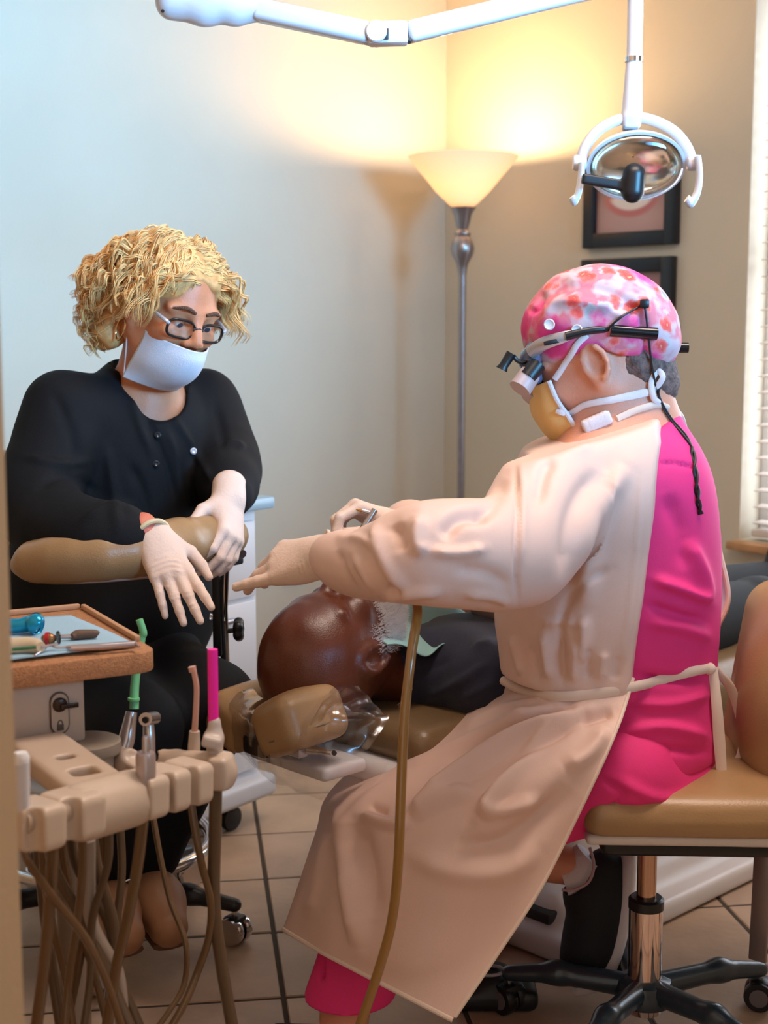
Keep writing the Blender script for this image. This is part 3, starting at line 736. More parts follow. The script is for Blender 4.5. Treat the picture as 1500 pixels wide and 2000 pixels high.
for s in (1, -1): S.chain([TC(.78, s*.085, .115), TC(1.22, s*.10, .11), TC(1.56, s*.085, .10)], [.095, .07, .06], k=.03)
S.ell(TC(.76, 0, .12), (.15, .175, .1), RCH, .04)
sdf_obj('trousers', S, M('charcoal_trousers', (.007, .008, .010), .8), pat, .007)
for s in (1, -1):
    S = Shape(); S.chain([TC(1.62, s*.085, .10), TC(1.66, s*.09, .185)], [.048, .04], k=.02); S.ell(TC(1.63, s*.085, .09), (.06, .045, .045), RCH, .02)
    sdf_obj('shoe', S, M('black_shoe', (.008, .009, .011), .5), pat, .005)
# white beard of short hairs
bv = []; bf = []; nb = 0; rb = np.random.RandomState(3)
PV = np.array([v.co[:] for v in pat.data.vertices]); PN = np.array([v.normal[:] for v in pat.data.vertices])
loc = ((PV-pf.o) @ pf.R.T)/pf.s
dens = np.clip((-.038-loc[:, 2])/.03, 0, 1)*np.clip((loc[:, 0]+.012)/.03, 0, 1)*(loc[:, 2] > -.135)*(np.abs(loc[:, 1]) < .085)
side = np.clip((loc[:, 0]+.004)/.012, 0, 1)*np.clip((.045-loc[:, 0])/.02, 0, 1)*np.clip((-.008-loc[:, 2])/.02, 0, 1)*(loc[:, 2] > -.07)*(np.abs(loc[:, 1]) > .05)*.45
lips = np.exp(-((loc[:, 2]+.06)/.014)**2)*(np.abs(loc[:, 1]) < .03)*(loc[:, 0] > .06)
pr = np.clip(dens+side, 0, 1)*(1-lips); idx = rb.choice(len(PV), 14000, p=pr/pr.sum())
for i in idx:
    p = PV[i] + rb.normal(size=3)*.0018; n = PN[i]; L = .007 + .016*min(1, dens[i])*rb.uniform(.4, 1.2); d = nz(n + .6*CA + rb.normal(size=3)*.45)
    s1 = nz(np.cross(d, [.3, .5, .8]))*.0006; s2 = np.cross(d, s1)
    for q in (p+s1, p-.5*s1+.87*s2, p-.5*s1-.87*s2, p+d*L): bv.append(q)
    bf += [(nb, nb+1, nb+3), (nb+1, nb+2, nb+3), (nb+2, nb, nb+3)]; nb += 4
bd = mesh_np('beard', np.array(bv), np.array(bf), M('white_hair', (.80, .78, .80), .6), pat, False)
# chain necklace
nc = [pf.o - fup*0 + T0 - pf.o + CA*-.015 + (np.array([math.cos(t), math.sin(t)]) @ np.array([CN, nz(UP+CA*.45)]))*.080 for t in np.linspace(-2.4, 1.2, 30)]
b_ = B()
for q in catmull(nc, 110): b_.add(lathe([(0, -.0019), (.0015, -.001), (.0015, .001), (0, .0019)], q, I3, 6))
b_.build('necklace', M('gold', (.75, .48, .25), .2, 1.), pat)

# paper bib on the chest
C = [[W(722, 1192, 2.52), W(790, 1178, 2.62), W(880, 1185, 2.74), W(930, 1215, 2.82)],
     [W(728, 1228, 2.47), W(800, 1218, 2.54), W(880, 1222, 2.66), W(925, 1228, 2.74)],
     [W(742, 1250, 2.41), W(800, 1252, 2.47), W(860, 1246, 2.56), W(890, 1245, 2.60)],
     [W(756, 1262, 2.385), W(800, 1270, 2.41), W(838, 1282, 2.45), W(868, 1262, 2.49)]]
G = ctrl_grid(C, 34, 50); G[:, :, 2] += .003 + .004*np.sin(np.linspace(0, 9, 50))[None, :]*np.linspace(0, 1, 34)[:, None]
V, Q = sheet(G, .0015)
bib = mesh_np('paper_bib', V, Q, M('aqua_bib_paper', (.33, .58, .56), .7, bump=.4, bscale=900), None)
tag(bib, "pale aqua paper bib spread over the patient's navy shirt", 'bib')
# ------------------------------------------------------------------ dentist: a seated person in pink scrubs and a pale gown
DF = nz([-.954, .30, 0]); DL = np.array([DF[1]*-1, DF[0], 0])        # facing, her left (towards the camera)
DR = np.array([DF, DL, [0, 0, 1]])
skin_l = M('flushed_fair_skin', (.66, .285, .18), .5, bump=.15, bscale=300, var=.12, vscale=14, sss=.08)
pink = M('hot_pink_scrubs', (.82, .030, .215), .75, bump=.15, bscale=900)
gownm = M('pale_peach_gown', (.76, .53, .445), .55, bump=.1, bscale=700)
glovem = M('latex_glove', (.76, .58, .49), .55, bump=.2, bscale=250, var=.05, vscale=20)
hd = Fr(W(1163, 702, 2.33), [-.89, .20, -.40], [-.40, .02, .91], 1.0)
YC = 2.33
S = Shape(); head_shape(S, hd)
NB = W(1235, 830, YC)
S.cone(hd(-.022, 0, -.03), NB, .056, .064, k=.03); S.cone(hd(-.06, 0, -.02), W(1262, 812, YC), .045, .05, k=.03)
def d_torso(S, g=0., k=.06):
    S.ell(W(1238, 1440, YC), np.array([.138, .18, .15])+g, DR, k); S.ell(W(1236, 1250, YC), np.array([.136, .155, .17])+g, DR, k)
    S.ell(W(1222, 1070, YC), np.array([.15, .165, .19])+g, DR, k); S.ell(W(1212, 935, YC), np.array([.130, .165, .115])+g, DR, k)
SHL, SHR = W(1072, 965, 2.16), W(1215, 935, 2.52)
def d_sh(S, g=0.): 
    S.cone(W(1185, 895, 2.3), SHL, .055+g, .066+g, k=.05); S.cone(W(1225, 890, 2.38), SHR, .055+g, .066+g, k=.05)
d_torso(S, -.015); d_sh(S, -.012)
ELL, WRL = W(838, 1082, 1.985), W(650, 1086, 2.165)
ARML = [SHL, W(1012, 1075, 2.06), ELL, WRL]
ELR, WRR = W(980, 1130, 2.72), W(800, 1035, 2.53)
S.chain(ARML, [.05, .045, .04, .028], k=.03); S.chain([SHR, ELR, WRR], [.05, .042, .028], k=.03)
LEGL = [W(1215, 1505, 2.21), W(765, 1655, 2.24), W(672, 1985, 2.20)]
LEGR = [W(1235, 1490, 2.45), W(800, 1625, 2.46), W(1105, 1690, 2.42)]
S.chain(LEGL, [.085, .055, .036], k=.03); S.chain(LEGR, [.085, .055, .034], k=.03)
ANL = LEGL[2]; S.cone(ANL, ANL + np.array([-.005, .005, -.11]), .036, .034, k=.02)
den = sdf_obj('person', S, skin_l, None, .0045, rel=2)
tag(den, 'dentist in floral cap, magnifying glasses and peach gown seated beside the patient', 'person')
# left foot, out of the frame below, and tucked right foot in a dark shoe
bshoe = M('black_knit_shoe', (.008, .010, .014), .75, bump=.4, bscale=500); wsole = M('white_sole', (.74, .68, .68), .5)
lf = ANL*np.array([1, 1, 0]) + np.array([-.01, .01, .0])
S = Shape(); S.chain([lf + [.04, 0, .028], lf + [-.10, .03, .024]], [.03, .024], k=.03); sh = sdf_obj('shoe', S, bshoe, den, .005)
an = W(1108, 1690, 2.42)
S = Shape(); S.chain([W(1182, 1690, 2.42), W(1168, 1765, 2.42), W(1152, 1845, 2.42), W(1126, 1900, 2.42)], [.030, .042, .041, .022], k=.03, n=9)
S.cone(W(1148, 1742, 2.42), W(1160, 1760, 2.42), .044, .04, k=.02)
S.cone(W(1100, 1690, 2.42), W(1128, 1716, 2.42), .038, .034, k=.006, op='s')
sdf_obj('shoe', S, bshoe, den, .0035)
S = Shape(); S.chain([W(1226, 1680, 2.42), W(1214, 1760, 2.42), W(1202, 1830, 2.42), W(1178, 1888, 2.42), W(1128, 1926, 2.42)], [.030, .036, .036, .034, .018], k=.02, n=12, flat=(np.array([1., 0, -.25]), 2.3))
sdf_obj('shoe_sole', S, wsole, den, .0035)
B().add(tube([W(1098, 1712, 2.42), W(1122, 1703, 2.42), W(1152, 1672, 2.42)], [.036, .038, .03], 16, 12)).build('sock', M('white_sock', (.66, .60, .62), .85, bump=.4, bscale=300), den)
B().add(tube([W(1097, 1738, 2.378), W(1122, 1738, 2.374), W(1150, 1722, 2.374), W(1160, 1690, 2.376), W(1152, 1655, 2.385)], .0028, 8, 24)).build('shoe_piping', M('mauve_piping', (.45, .30, .32), .6), den)

# pink scrub top
S = Shape(); d_torso(S, .004); d_sh(S, .004); S.cone(NB + np.array([.015, 0, -.045]), NB + np.array([.01, 0, .0]), .075, .068, k=.03)
S.chain(ARML[:2], [.07, .06], k=.03)
S.cut(lambda X, Y, Z: (Z - (NB[2]-.004) - .55*(X-NB[0]-.02)), .006)
zb = W(1300, 1512, 2.2)[2]; S.cut(lambda X, Y, Z: zb - Z + 0*X + 0*Y, .006)
FLT = [([(1272, 1130), (1330, 1150), (1392, 1178)], 10, .010), ([(1262, 1180), (1320, 1200), (1380, 1215)], 9, -.007), ([(1260, 1215), (1330, 1225), (1395, 1250)], 12, .006),
       ([(1240, 1320), (1320, 1330), (1395, 1318)], 9, -.008), ([(1230, 1372), (1310, 1375), (1395, 1352)], 10, .006), ([(1215, 1430), (1300, 1420), (1390, 1442)], 12, .007), ([(1220, 1460), (1300, 1462), (1390, 1470)], 8, -.006),
       ([(1285, 905), (1320, 905), (1362, 915)], 3, -.004), ([(1340, 1050), (1372, 1120), (1385, 1180)], 14, .008), ([(1300, 960), (1330, 1040), (1340, 1120)], 18, -.006)]
sdf_obj('scrub_top', S, pink, den, .005, FL=[(p, w, a*1.5) for p, w, a in FLT], wr=(18, .0018))
# trousers
S = Shape(); S.ell(W(1240, 1500, YC), (.142, .188, .095), DR, .05)
S.chain([LEGL[0], LEGL[1]], [.09, .060], k=.03); S.cone(LEGL[1], LEGL[2], .060, .074, k=.02); S.chain([LEGR[0], LEGR[1], LEGR[1] + (LEGR[2]-LEGR[1])*.72], [.085, .056, .045], k=.03)
zc = W(690, 1978, 2.15)[2]; 
S.cut(lambda X, Y, Z: zc - Z + 0*X + 0*Y, .004)
sdf_obj('trousers', S, pink, den, .006, FL=[([(1390, 1540), (1290, 1560), (1200, 1520)], 10, .008), ([(1400, 1560), (1300, 1585), (1180, 1575)], 8, -.006), ([(1170, 1520), (1215, 1550), (1180, 1590)], 5, -.005), ([(625, 1850), (628, 1915)], 5, -.02)], wr=(18, .002, 4))

# ---- gown: bodice and sleeves
S = Shape()
S.ell(W(1190, 1010, YC), np.array([.165, .205, .2]), DR, .06); S.ell(W(1160, 1190, YC), np.array([.165, .195, .17]), DR, .06); S.ell(W(1140, 1320, YC), np.array([.128, .180, .09]), DR, .05)
S.ell(W(1205, 935, YC), np.array([.145, .19, .13]), DR, .05)
S.cone(W(1190, 880, 2.28), SHL, .060, .074, k=.04); S.cone(W(1225, 880, 2.38), SHR, .062, .08, k=.05)
S.ell(W(1238, 1300, YC), np.array([.140, .180, .13]), DR, .04); S.ell(W(1225, 1150, YC), np.array([.15, .175, .2]), DR, .04)
S.chain(ARML[:3] + [W(712, 1102, 2.10), W(648, 1088, 2.17)], [.078, .080, .070, .047, .035], k=.022, n=13); S.chain([SHR, ELR, WRR], [.085, .078, .055], k=.04)
EDG = [(800, 1262), (870, 1283), (1000, 1276), (1170, 1256), (1330, 1230), (1400, 1212)]
ez = [W(x, y, 2.16)[2] for y, x in EDG][::-1]; ef = [np.dot(W(x, y, 2.16)-W(1235, 1200, YC), DF) for y, x in EDG][::-1]
c0 = W(1235, 1200, YC)
def backcut(X, Y, Z):
    f = (X-c0[0])*DF[0] + (Y-c0[1])*DF[1]; fc = np.interp(Z, ez, ef); return (fc - f)
S.cut(backcut, .003)
zw = W(1100, 1352, 2.18)[2]; S.cut(lambda X, Y, Z: zw - Z + 0*X + 0*Y, .006)
zn = W(1180, 838, 2.3)[2]; S.cut(lambda X, Y, Z: Z - zn - .25*(X-NB[0]+.05) + 0*Y, .006)
FLG = [([(1230, 905), (1175, 985), (1150, 1100), (1140, 1200)], 20, .018), ([(1140, 1200), (1138, 1300)], 12, .012), ([(1175, 915), (1120, 1000), (1105, 1150)], 20, -.012),
       ([(1195, 1110), (1150, 1130), (1100, 1200), (1095, 1310)], 9, -.008), ([(1062, 1230), (1075, 1330)], 10, .012), ([(1095, 1240), (1100, 1335)], 7, -.010), ([(1120, 1250), (1122, 1335)], 8, .010), ([(1150, 1260), (1148, 1330)], 7, -.009), ([(1035, 1260), (1050, 1330)], 7, -.008), ([(1180, 1270), (1172, 1330)], 9, .008), ([(1210, 1280), (1200, 1330)], 9, -.006), ([(1000, 1240), (1022, 1325)], 8, .008), ([(1052, 1215), (1130, 1215)], 8, .006),
       ([(1006, 895), (1010, 1000), (1008, 1100), (1012, 1185)], 5, -.007), ([(1018, 900), (1022, 1000), (1020, 1120)], 8, .004),
       ([(820, 1000), (815, 1060), (835, 1080)], 14, .012), ([(835, 1078), (900, 1080), (950, 1070)], 10, .012), ([(860, 1055), (900, 1010), (960, 1005)], 14, -.014), ([(730, 1020), (750, 1090), (800, 1170)], 13, .011), ([(770, 1020), (790, 1080)], 14, -.012), ([(690, 1080), (720, 1130), (735, 1180)], 9, .010), ([(660, 1070), (672, 1120), (705, 1172)], 8, -.009), ([(735, 1180), (800, 1160), (870, 1155)], 10, .009), ([(760, 1140), (785, 1165)], 10, -.010), ([(650, 1050), (700, 1050), (740, 1075)], 8, .007), ([(880, 1110), (950, 1120), (1000, 1150)], 14, -.007), ([(900, 1160), (960, 1165), (1000, 1180)], 9, .006), ([(985, 930), (960, 985), (930, 1020)], 14, -.008), ([(1040, 880), (1100, 870), (1160, 880)], 14, .006), ([(1080, 890), (1060, 930), (1050, 990)], 14, -.008), ([(1255, 900), (1245, 1050), (1228, 1200), (1205, 1330)], 5, .002)]
V1, Q1 = S.mesh(.0045); V1 = relax(V1, Q1, 1); V1 = V1 + vnormals(V1, Q1)*(nnoise(V1, 16, 5)*.0018)[:, None]; V1 = folds(V1, vnormals(V1, Q1), FLG)
# ---- gown: skirt draped over the lap
rows = [[(1012, 1318, 2.50), (985, 1335, 2.44), (1050, 1350, 2.20), (1140, 1352, 2.155), (1236, 1325, 2.165)],
        [(935, 1355, 2.62), (930, 1372, 2.50), (1010, 1392, 2.20), (1120, 1396, 2.135), (1222, 1372, 2.14)],
        [(800, 1430, 2.62), (800, 1442, 2.50), (900, 1470, 2.20), (1060, 1462, 2.10), (1203, 1425, 2.10)],
        [(690, 1505, 2.62), (690, 1512, 2.48), (790, 1545, 2.17), (980, 1545, 2.06), (1176, 1490, 2.075)],
        [(640, 1575, 2.60), (640, 1562, 2.44), (730, 1600, 2.13), (920, 1630, 2.045), (1140, 1568, 2.065)],
        [(632, 1640, 2.55), (624, 1622, 2.40), (705, 1680, 2.11), (885, 1715, 2.035), (1100, 1650, 2.06)],
        [(612, 1705, 2.52), (600, 1692, 2.36), (675, 1760, 2.10), (850, 1800, 2.03), (1050, 1742, 2.05)],
        [(590, 1775, 2.50), (574, 1762, 2.33), (650, 1820, 2.10), (800, 1885, 2.025), (980, 1850, 2.03)],
        [(572, 1828, 2.48), (555, 1816, 2.31), (625, 1858, 2.12), (735, 1916, 2.04), (884, 1992, 2.00)]]
G = ctrl_grid([[W(*p) for p in r] for r in rows], 190, 170)
m_, n_ = G.shape[:2]; Gf = G.reshape(-1, 3)
du = np.gradient(G, axis=1); dv = np.gradient(G, axis=0); Ng = np.cross(du, dv); Ng /= np.linalg.norm(Ng, axis=2)[:, :, None]+1e-12
if (Ng[60:120, 80:150, 1]).mean() > 0: Ng = -Ng
FLS = [([(1130, 1385), (1020, 1440), (900, 1520), (800, 1595)], 13, .020), ([(1090, 1375), (980, 1420), (860, 1475), (770, 1510)], 10, .014), ([(1110, 1385), (1000, 1430), (870, 1500)], 7, -.012), ([(1150, 1385), (1060, 1450), (970, 1550), (935, 1600)], 13, .016), ([(1140, 1400), (1040, 1470), (950, 1545)], 9, -.014),
       ([(1050, 1365), (960, 1395), (900, 1425)], 8, .010), ([(935, 1590), (990, 1580), (1060, 1560)], 14, .010), ([(800, 1600), (860, 1570), (930, 1540)], 12, .014), ([(700, 1590), (760, 1610), (800, 1612)], 9, .012), ([(720, 1575), (760, 1590)], 9, -.010), ([(880, 1645), (960, 1650), (1040, 1610), (1120, 1530)], 22, -.012), ([(790, 1660), (880, 1700), (980, 1700), (1060, 1650)], 22, .008),
       ([(660, 1570), (670, 1640), (690, 1760), (700, 1860)], 16, .014), ([(690, 1600), (720, 1700), (730, 1800)], 22, -.010), ([(645, 1580), (650, 1640)], 8, -.008), ([(640, 1600), (620, 1720), (600, 1800)], 12, .006), ([(1190, 1420), (1150, 1470), (1100, 1500)], 16, .010), ([(1200, 1390), (1130, 1410)], 10, -.008), ([(1000, 1345), (960, 1362), (940, 1385)], 6, -.010)]
Gf = folds(Gf, Ng.reshape(-1, 3), [(p, w, a*1.5) for p, w, a in FLS]); Gf = Gf + Ng.reshape(-1, 3)*(nnoise(Gf, 13, 9)*.003)[:, None]
V2, Q2 = sheet(Gf.reshape(m_, n_, 3), .003)
gown = mesh_np('gown', np.vstack([V1, V2]), np.vstack([Q1, Q2+len(V1)]), gownm, den)
# hem edge, side edge seam
hem = G.reshape(-1, 3)
hp_ = Gf.reshape(m_, n_, 3)[-1, 22:, :]; B().add(tube(hp_[::3], .0042, 8, None)).build('gown_hem', M('gown_hem_cloth', (.76, .60, .50), .7), gown)
ed = Gf.reshape(m_, n_, 3)[:, -1, :]; B().add(tube(ed[::4], .0034, 8, None)).build('gown_edge', MATS['gown_hem_cloth'], gown)
# far flap of the gown behind her back
C = [[W(1322, 842, 2.44), W(1340, 868, 2.44)], [W(1340, 930, 2.46), W(1384, 935, 2.46)], [W(1360, 1060, 2.46), W(1402, 1060, 2.46)], [W(1370, 1150, 2.45), W(1422, 1165, 2.45)], [W(1370, 1240, 2.44), W(1398, 1232, 2.44)]]
C = [[a, (a+b)/2 + np.array([0, .015, 0]), b] for a, b in C]
V, Q = sheet(ctrl_grid(C, 50, 14), .004); fl_ = mesh_np('gown_flap', V, Q, M('gown_inside_cloth', (.60, .55, .62), .65), den)
B().add(tube(ctrl_grid(C, 50, 14)[:, -1], .005, 8)).build('flap_edge', gownm, fl_)
sn = Snap([o for o in bpy.data.objects if o.name.split('.')[0] in ('gown', 'scrub_top', 'trousers') and o.parent == den] + [den])
# waist tie with knot and tails
tie = [W(985, 1330, 2.34)] + [sn(x, y, .002) for x, y in ((1020, 1348), (1075, 1360), (1150, 1357), (1230, 1343), (1270, 1334), (1310, 1322), (1350, 1312), (1385, 1305))]
flat_tie = dict(flat=(np.array([0, 1., 0]), .35))
tm = MATS['gown_hem_cloth']
tb = B().add(tube(tie, .0085, 10, 50, **flat_tie)).build('waist_tie', tm, den)
B().add(sph(sn(1386, 1306, .004), .010, 8)).build('knot', tm, tb)
B().add(tube([sn(1392, 1304, .004)] + [W(x, y, sn(1390, 1306)[1]-.01) for x, y in ((1400, 1380), (1405, 1450), (1412, 1538))], [.008, .009, .010, .008], 10, 30, **flat_tie)).build('tie_tail', tm, tb)
B().add(tube([W(1398, 1308, 2.27), W(1430, 1350, 2.29), W(1452, 1430, 2.30), W(1445, 1480, 2.30), W(1420, 1512, 2.29)], [.007, .008, .009, .008, .007], 10, 30, **flat_tie)).build('tie_tail', tm, tb)
# knitted cuff and gloves
S = Shape(); lh = hand_shape(S, W(630, 1087, 2.19), [-.80, .55, -.20], [-.28, -.62, .74], 1, [(40, 34, 20), (26, 20, 14), (14, 14, 10), (-8, 2, 2)], 1.02, 1.2, thumb=[(.6, .4, -.7), (.75, .1, -.6), (.85, -.1, -.5)], fat=1.15)
S.cone(W(650, 1087, 2.17), W(622, 1088, 2.20), .033, .030, k=.01)
sdf_obj('glove', S, glovem, den, .0026, rel=1, FL=[([(590, 1095), (600, 1128)], 2.5, .0015), ([(600, 1090), (612, 1125)], 2.5, .0015), ([(584, 1100), (590, 1125)], 2.5, .0015)])
B().add(tube([W(628, 1078, 2.17) + .034*(math.cos(t)*np.array([.2, -.75, .2]) + math.sin(t)*np.array([.12, .1, 1.])) + np.array([.004, .028, -.006]) for t in np.linspace(0, 2*math.pi, 30)[:-1]], .003, 8, closed=True)).build('glove_cuff', glovem, den)
S = Shape(); hand_shape(S, W(776, 1022, 2.50), [-.86, -.25, .36], [.25, .2, .9], -1, [(45, 50, 30), (55, 60, 30), (60, 65, 35), (60, 65, 35)], .95, .6, thumb=[(.75, .45, -.5), (.9, .1, -.4), (.95, -.1, -.3)])
sdf_obj('glove', S, glovem, den, .0026, rel=1)
# handpiece held in the far hand
hpz = empty('dental_handpiece', W(735, 1020, 2.46), "slim steel handpiece with a brass tip in the dentist's far hand", 'dental handpiece')
B().add(tube([W(698, 1050, 2.42), W(716, 1022, 2.43), W(732, 996, 2.44)], [.0055, .0065, .006], 12, 12)).build('grip', M('satin_steel', (.55, .52, .54), .25, .9), hpz)
B().add(tube([W(730, 1004, 2.44), W(716, 1000, 2.44), W(706, 997, 2.44)], [.0055, .005, .0045], 10, 8)).build('head', MATS['satin_steel'], hpz)
B().add(tube([W(706, 997, 2.44), W(695, 995, 2.44)], [.0022, .0015], 8)).build('tip', M('brass_tip', (.8, .42, .1), .25, 1.), hpz)

# ---- surgical cap
def cap_material():
    m = bpy.data.materials.new('floral_cotton'); m.use_nodes = True; nt = m.node_tree; bs = nt.nodes['Principled BSDF']; bs.inputs['Roughness'].default_value = .8
    tc = nt.nodes.new('ShaderNodeTexCoord'); N = nt.nodes.new; Lk = nt.links.new
    nz_ = N('ShaderNodeTexNoise'); nz_.inputs['Scale'].default_value = 70; nz_.inputs['Detail'].default_value = 3; Lk(tc.outputs['Object'], nz_.inputs['Vector'])
    vm = N('ShaderNodeVectorMath'); vm.operation = 'MULTIPLY_ADD'; Lk(nz_.outputs['Color'], vm.inputs[0]); vm.inputs[1].default_value = (.022, .022, .022); Lk(tc.outputs['Object'], vm.inputs[2])
    def flower(scale, cols, r0, r1):
        v = N('ShaderNodeTexVoronoi'); v.inputs['Scale'].default_value = scale; Lk(vm.outputs[0], v.inputs['Vector'])
        r = N('ShaderNodeValToRGB'); cr = r.color_ramp
        cr.elements[0].position = 0; cr.elements[0].color = (*cols[0], 1); cr.elements[1].position = r1; cr.elements[1].color = (*cols[3], 1)
        e = cr.elements.new(r0*.45); e.color = (*cols[1], 1); e = cr.elements.new(r0); e.color = (*cols[2], 1)
        Lk(v.outputs['Distance'], r.inputs[0])
        mk = N('ShaderNodeMapRange'); mk.inputs[1].default_value = r1-.1; mk.inputs[2].default_value = r1; mk.inputs[3].default_value = 1; mk.inputs[4].default_value = 0; Lk(v.outputs['Distance'], mk.inputs[0])
        return r.outputs[0], mk.outputs[0], v
    def mix(f, a, b):
        n = N('ShaderNodeMix'); n.data_type = 'RGBA'
        if isinstance(f, float): n.inputs[0].default_value = f
        else: Lk(f, n.inputs[0])
        for i, q in ((6, a), (7, b)):
            if isinstance(q, tuple): n.inputs[i].default_value = (*q, 1)
            else: Lk(q, n.inputs[i])
        return n.outputs[2]
    n2 = N('ShaderNodeTexNoise'); n2.inputs['Scale'].default_value = 26; Lk(tc.outputs['Object'], n2.inputs['Vector'])
    r2 = N('ShaderNodeValToRGB'); r2.color_ramp.elements[0].position = .44; r2.color_ramp.elements[0].color = (.58, .42, .45, 1); r2.color_ramp.elements[1].position = .56; r2.color_ramp.elements[1].color = (.62, .17, .22, 1); Lk(n2.outputs['Fac'], r2.inputs[0])
    g1, gm, _ = flower(21, ((.20, .20, .22), (.30, .30, .33), (.42, .42, .45), (.6, .6, .6)), .22, .34)
    c = mix(gm, r2.outputs[0], g1)
    f3, m3, _ = flower(27, ((.75, .45, .25), (.70, .06, .05), (.75, .12, .10), (.8, .3, .3)), .26, .42)
    c = mix(m3, c, f3)
    f1, m1, _ = flower(11.5, ((.55, .01, .08), (.62, .02, .14), (.70, .05, .22), (.80, .22, .36)), .3, .46)
    c = mix(m1, c, f1)
    Lk(c, bs.inputs['Base Color']); return m
capm = cap_material()
S = Shape()
S.ell(hd(-.012, 0, .062), (.112, .092, .088), hd.R, .02); S.ell(hd(-.07, 0, .03), (.075, .083, .072), hd.R, .03)
S.ell(W(1260, 665, 2.33), (.055, .075, .05), basis([1, 0, -.5], [0, 0, 1]), .03)
S.cut(lambda X, Y, Z: (lambda lx, lz: np.maximum(.022 + .08*np.clip(lx, -1, 0) - lz, -9))((X-hd.o[0])*hd.R[0, 0]+(Y-hd.o[1])*hd.R[0, 1]+(Z-hd.o[2])*hd.R[0, 2], (X-hd.o[0])*hd.R[2, 0]+(Y-hd.o[1])*hd.R[2, 1]+(Z-hd.o[2])*hd.R[2, 2] + .9*np.clip(-.02-((X-hd.o[0])*hd.R[0, 0]+(Y-hd.o[1])*hd.R[0, 1]+(Z-hd.o[2])*hd.R[0, 2]), 0, .11)), .004)
FLC = [([(1035, 600), (1090, 565), (1160, 560), (1230, 590), (1255, 620)], 10, -.006), ([(1050, 640), (1090, 590), (1180, 600), (1240, 632)], 9, .006), ([(1040, 560), (1080, 540), (1140, 545)], 8, .005), ([(1030, 610), (1050, 600), (1060, 560)], 7, -.006), ([(1180, 610), (1240, 600), (1270, 650)], 8, -.006), ([(1170, 680), (1200, 690), (1230, 690)], 6, .004), ([(1250, 620), (1262, 660), (1258, 710)], 7, -.008), ([(1205, 640), (1250, 655)], 6, -.005)]
cap = sdf_obj('surgical_cap', S, capm, den, .0035, rel=1, FL=FLC, wr=(45, .0016, 2))
for (x, y) in ((1073, 634), (1127, 645)):
    p = W(x, y, 2.236 if x > 1100 else 2.243); B().add(lathe([(0, -.004), (.0085, -.004), (.009, .0015), (.0075, .003), (.006, .0018), (0, .0018)], p, zto([-.25, -.95, .15]), 18)).build('button', whitepl, cap)
# cropped grey hair at the nape
S = Shape(); S.ell(hd(-.062, 0, -.022), (.050, .068, .045), hd.R, .03); S.cone(W(1215, 722, 2.33), W(1262, 745, 2.33), .060, .054, k=.03)
sdf_obj('hair', S, M('cropped_grey_hair', (.16, .10, .085), .8, bump=1., bscale=220, var=.5, vscale=90), den, .004, wr=(300, .0012))
# ---- mask
yel = M('yellow_mask_paper', (.78, .50, .19), .75, bump=.2, bscale=500); wht = M('white_nonwoven', (.74, .68, .70), .8, bump=.3, bscale=900)
mc = [[hd(.075+dx, y, z) for y in (-.066, -.05, -.02, .0, .02, .05, .066)] for z, dx in ((.002, 0), (-.03, 0), (-.06, 0), (-.09, 0), (-.118, 0))]
prof = {0: (.018, .038, .052, .054), 1: (.018, .046, .066, .070), 2: (.012, .044, .064, .069), 3: (.006, .032, .054, .058), 4: (-.01, .012, .026, .03)}
C = []
for r_, z in enumerate((.002, -.032, -.062, -.092, -.120)):
    a = prof[r_]; xs = (a[0], a[1], a[2], a[3], a[2], a[1], a[0]); C.append([hd(.058+xs[i], (-.067, -.053, -.022, 0, .022, .053, .067)[i]*(1-.12*(r_ == 4)), z) for i in range(7)])
V, Q = sheet(ctrl_grid(C, 40, 44), .003); mk = mesh_np('face_mask', V, Q, yel, den)
eg = ctrl_grid(C, 40, 44)[:, -1]; B().add(tube(eg[::3], .0042, 8)).build('mask_edge', wht, mk)
tieflat = dict(flat=(np.array([0, 1., 0]), .4))
sn2 = Snap([den, mk] + [o for o in bpy.data.objects if o.parent == den and o.name.split('.')[0] in ('gown', 'scrub_top', 'hair', 'surgical_cap')])
ST = lambda pts, off=.003, Y=2.34: [sn2(x, y, off, Y) for x, y in pts]
B().add(tube(ST([(1084, 740), (1095, 724), (1105, 708), (1117, 690), (1128, 672), (1146, 655)]), .0052, 8, 24, **tieflat)).build('mask_tie', wht, mk)
B().add(tube(ST([(1088, 803), (1100, 807), (1112, 808), (1126, 800), (1140, 792), (1165, 786), (1190, 782), (1215, 777), (1240, 772), (1262, 767), (1276, 765)]), [.0045, .005, .005, .0055, .006, .007, .006], 8, 50, **tieflat)).build('mask_tie', wht, mk)
kb = sn2(1278, 762, .005)
B().add(tube([kb, kb+[.012, -.005, .02], kb+[.004, 0, .03], kb+[-.006, -.004, .012], kb+[-.002, -.006, -.012], kb+[.008, 0, -.02]], .005, 8, 24, **tieflat)).build('mask_bow', wht, mk)
B().add(tube(ST([(1205, 818), (1222, 810), (1240, 802), (1262, 795), (1285, 790), (1305, 797)], .003), .0055, 8, 40, **tieflat)).build('gown_neck_tie', tm, den)
B().add(tube([W(1305, 797, 2.36), W(1328, 812, 2.42), W(1340, 850, 2.44), W(1360, 905, 2.455), W(1385, 940, 2.46)], .006, 8, 30, **tieflat)).build('gown_neck_tie', tm, den)
S = Shape(); S.box(W(1165, 824, 2.25), (.024, .012, .011), .004, basis([1, 0, .45], [0, 0, 1]), .005); sdf_obj('gown_collar_knot', S, wht, den, .003, FL=[([(1150+i*7, 812-i*3), (1158+i*7, 838-i*3)], 2, .002) for i in range(6)])
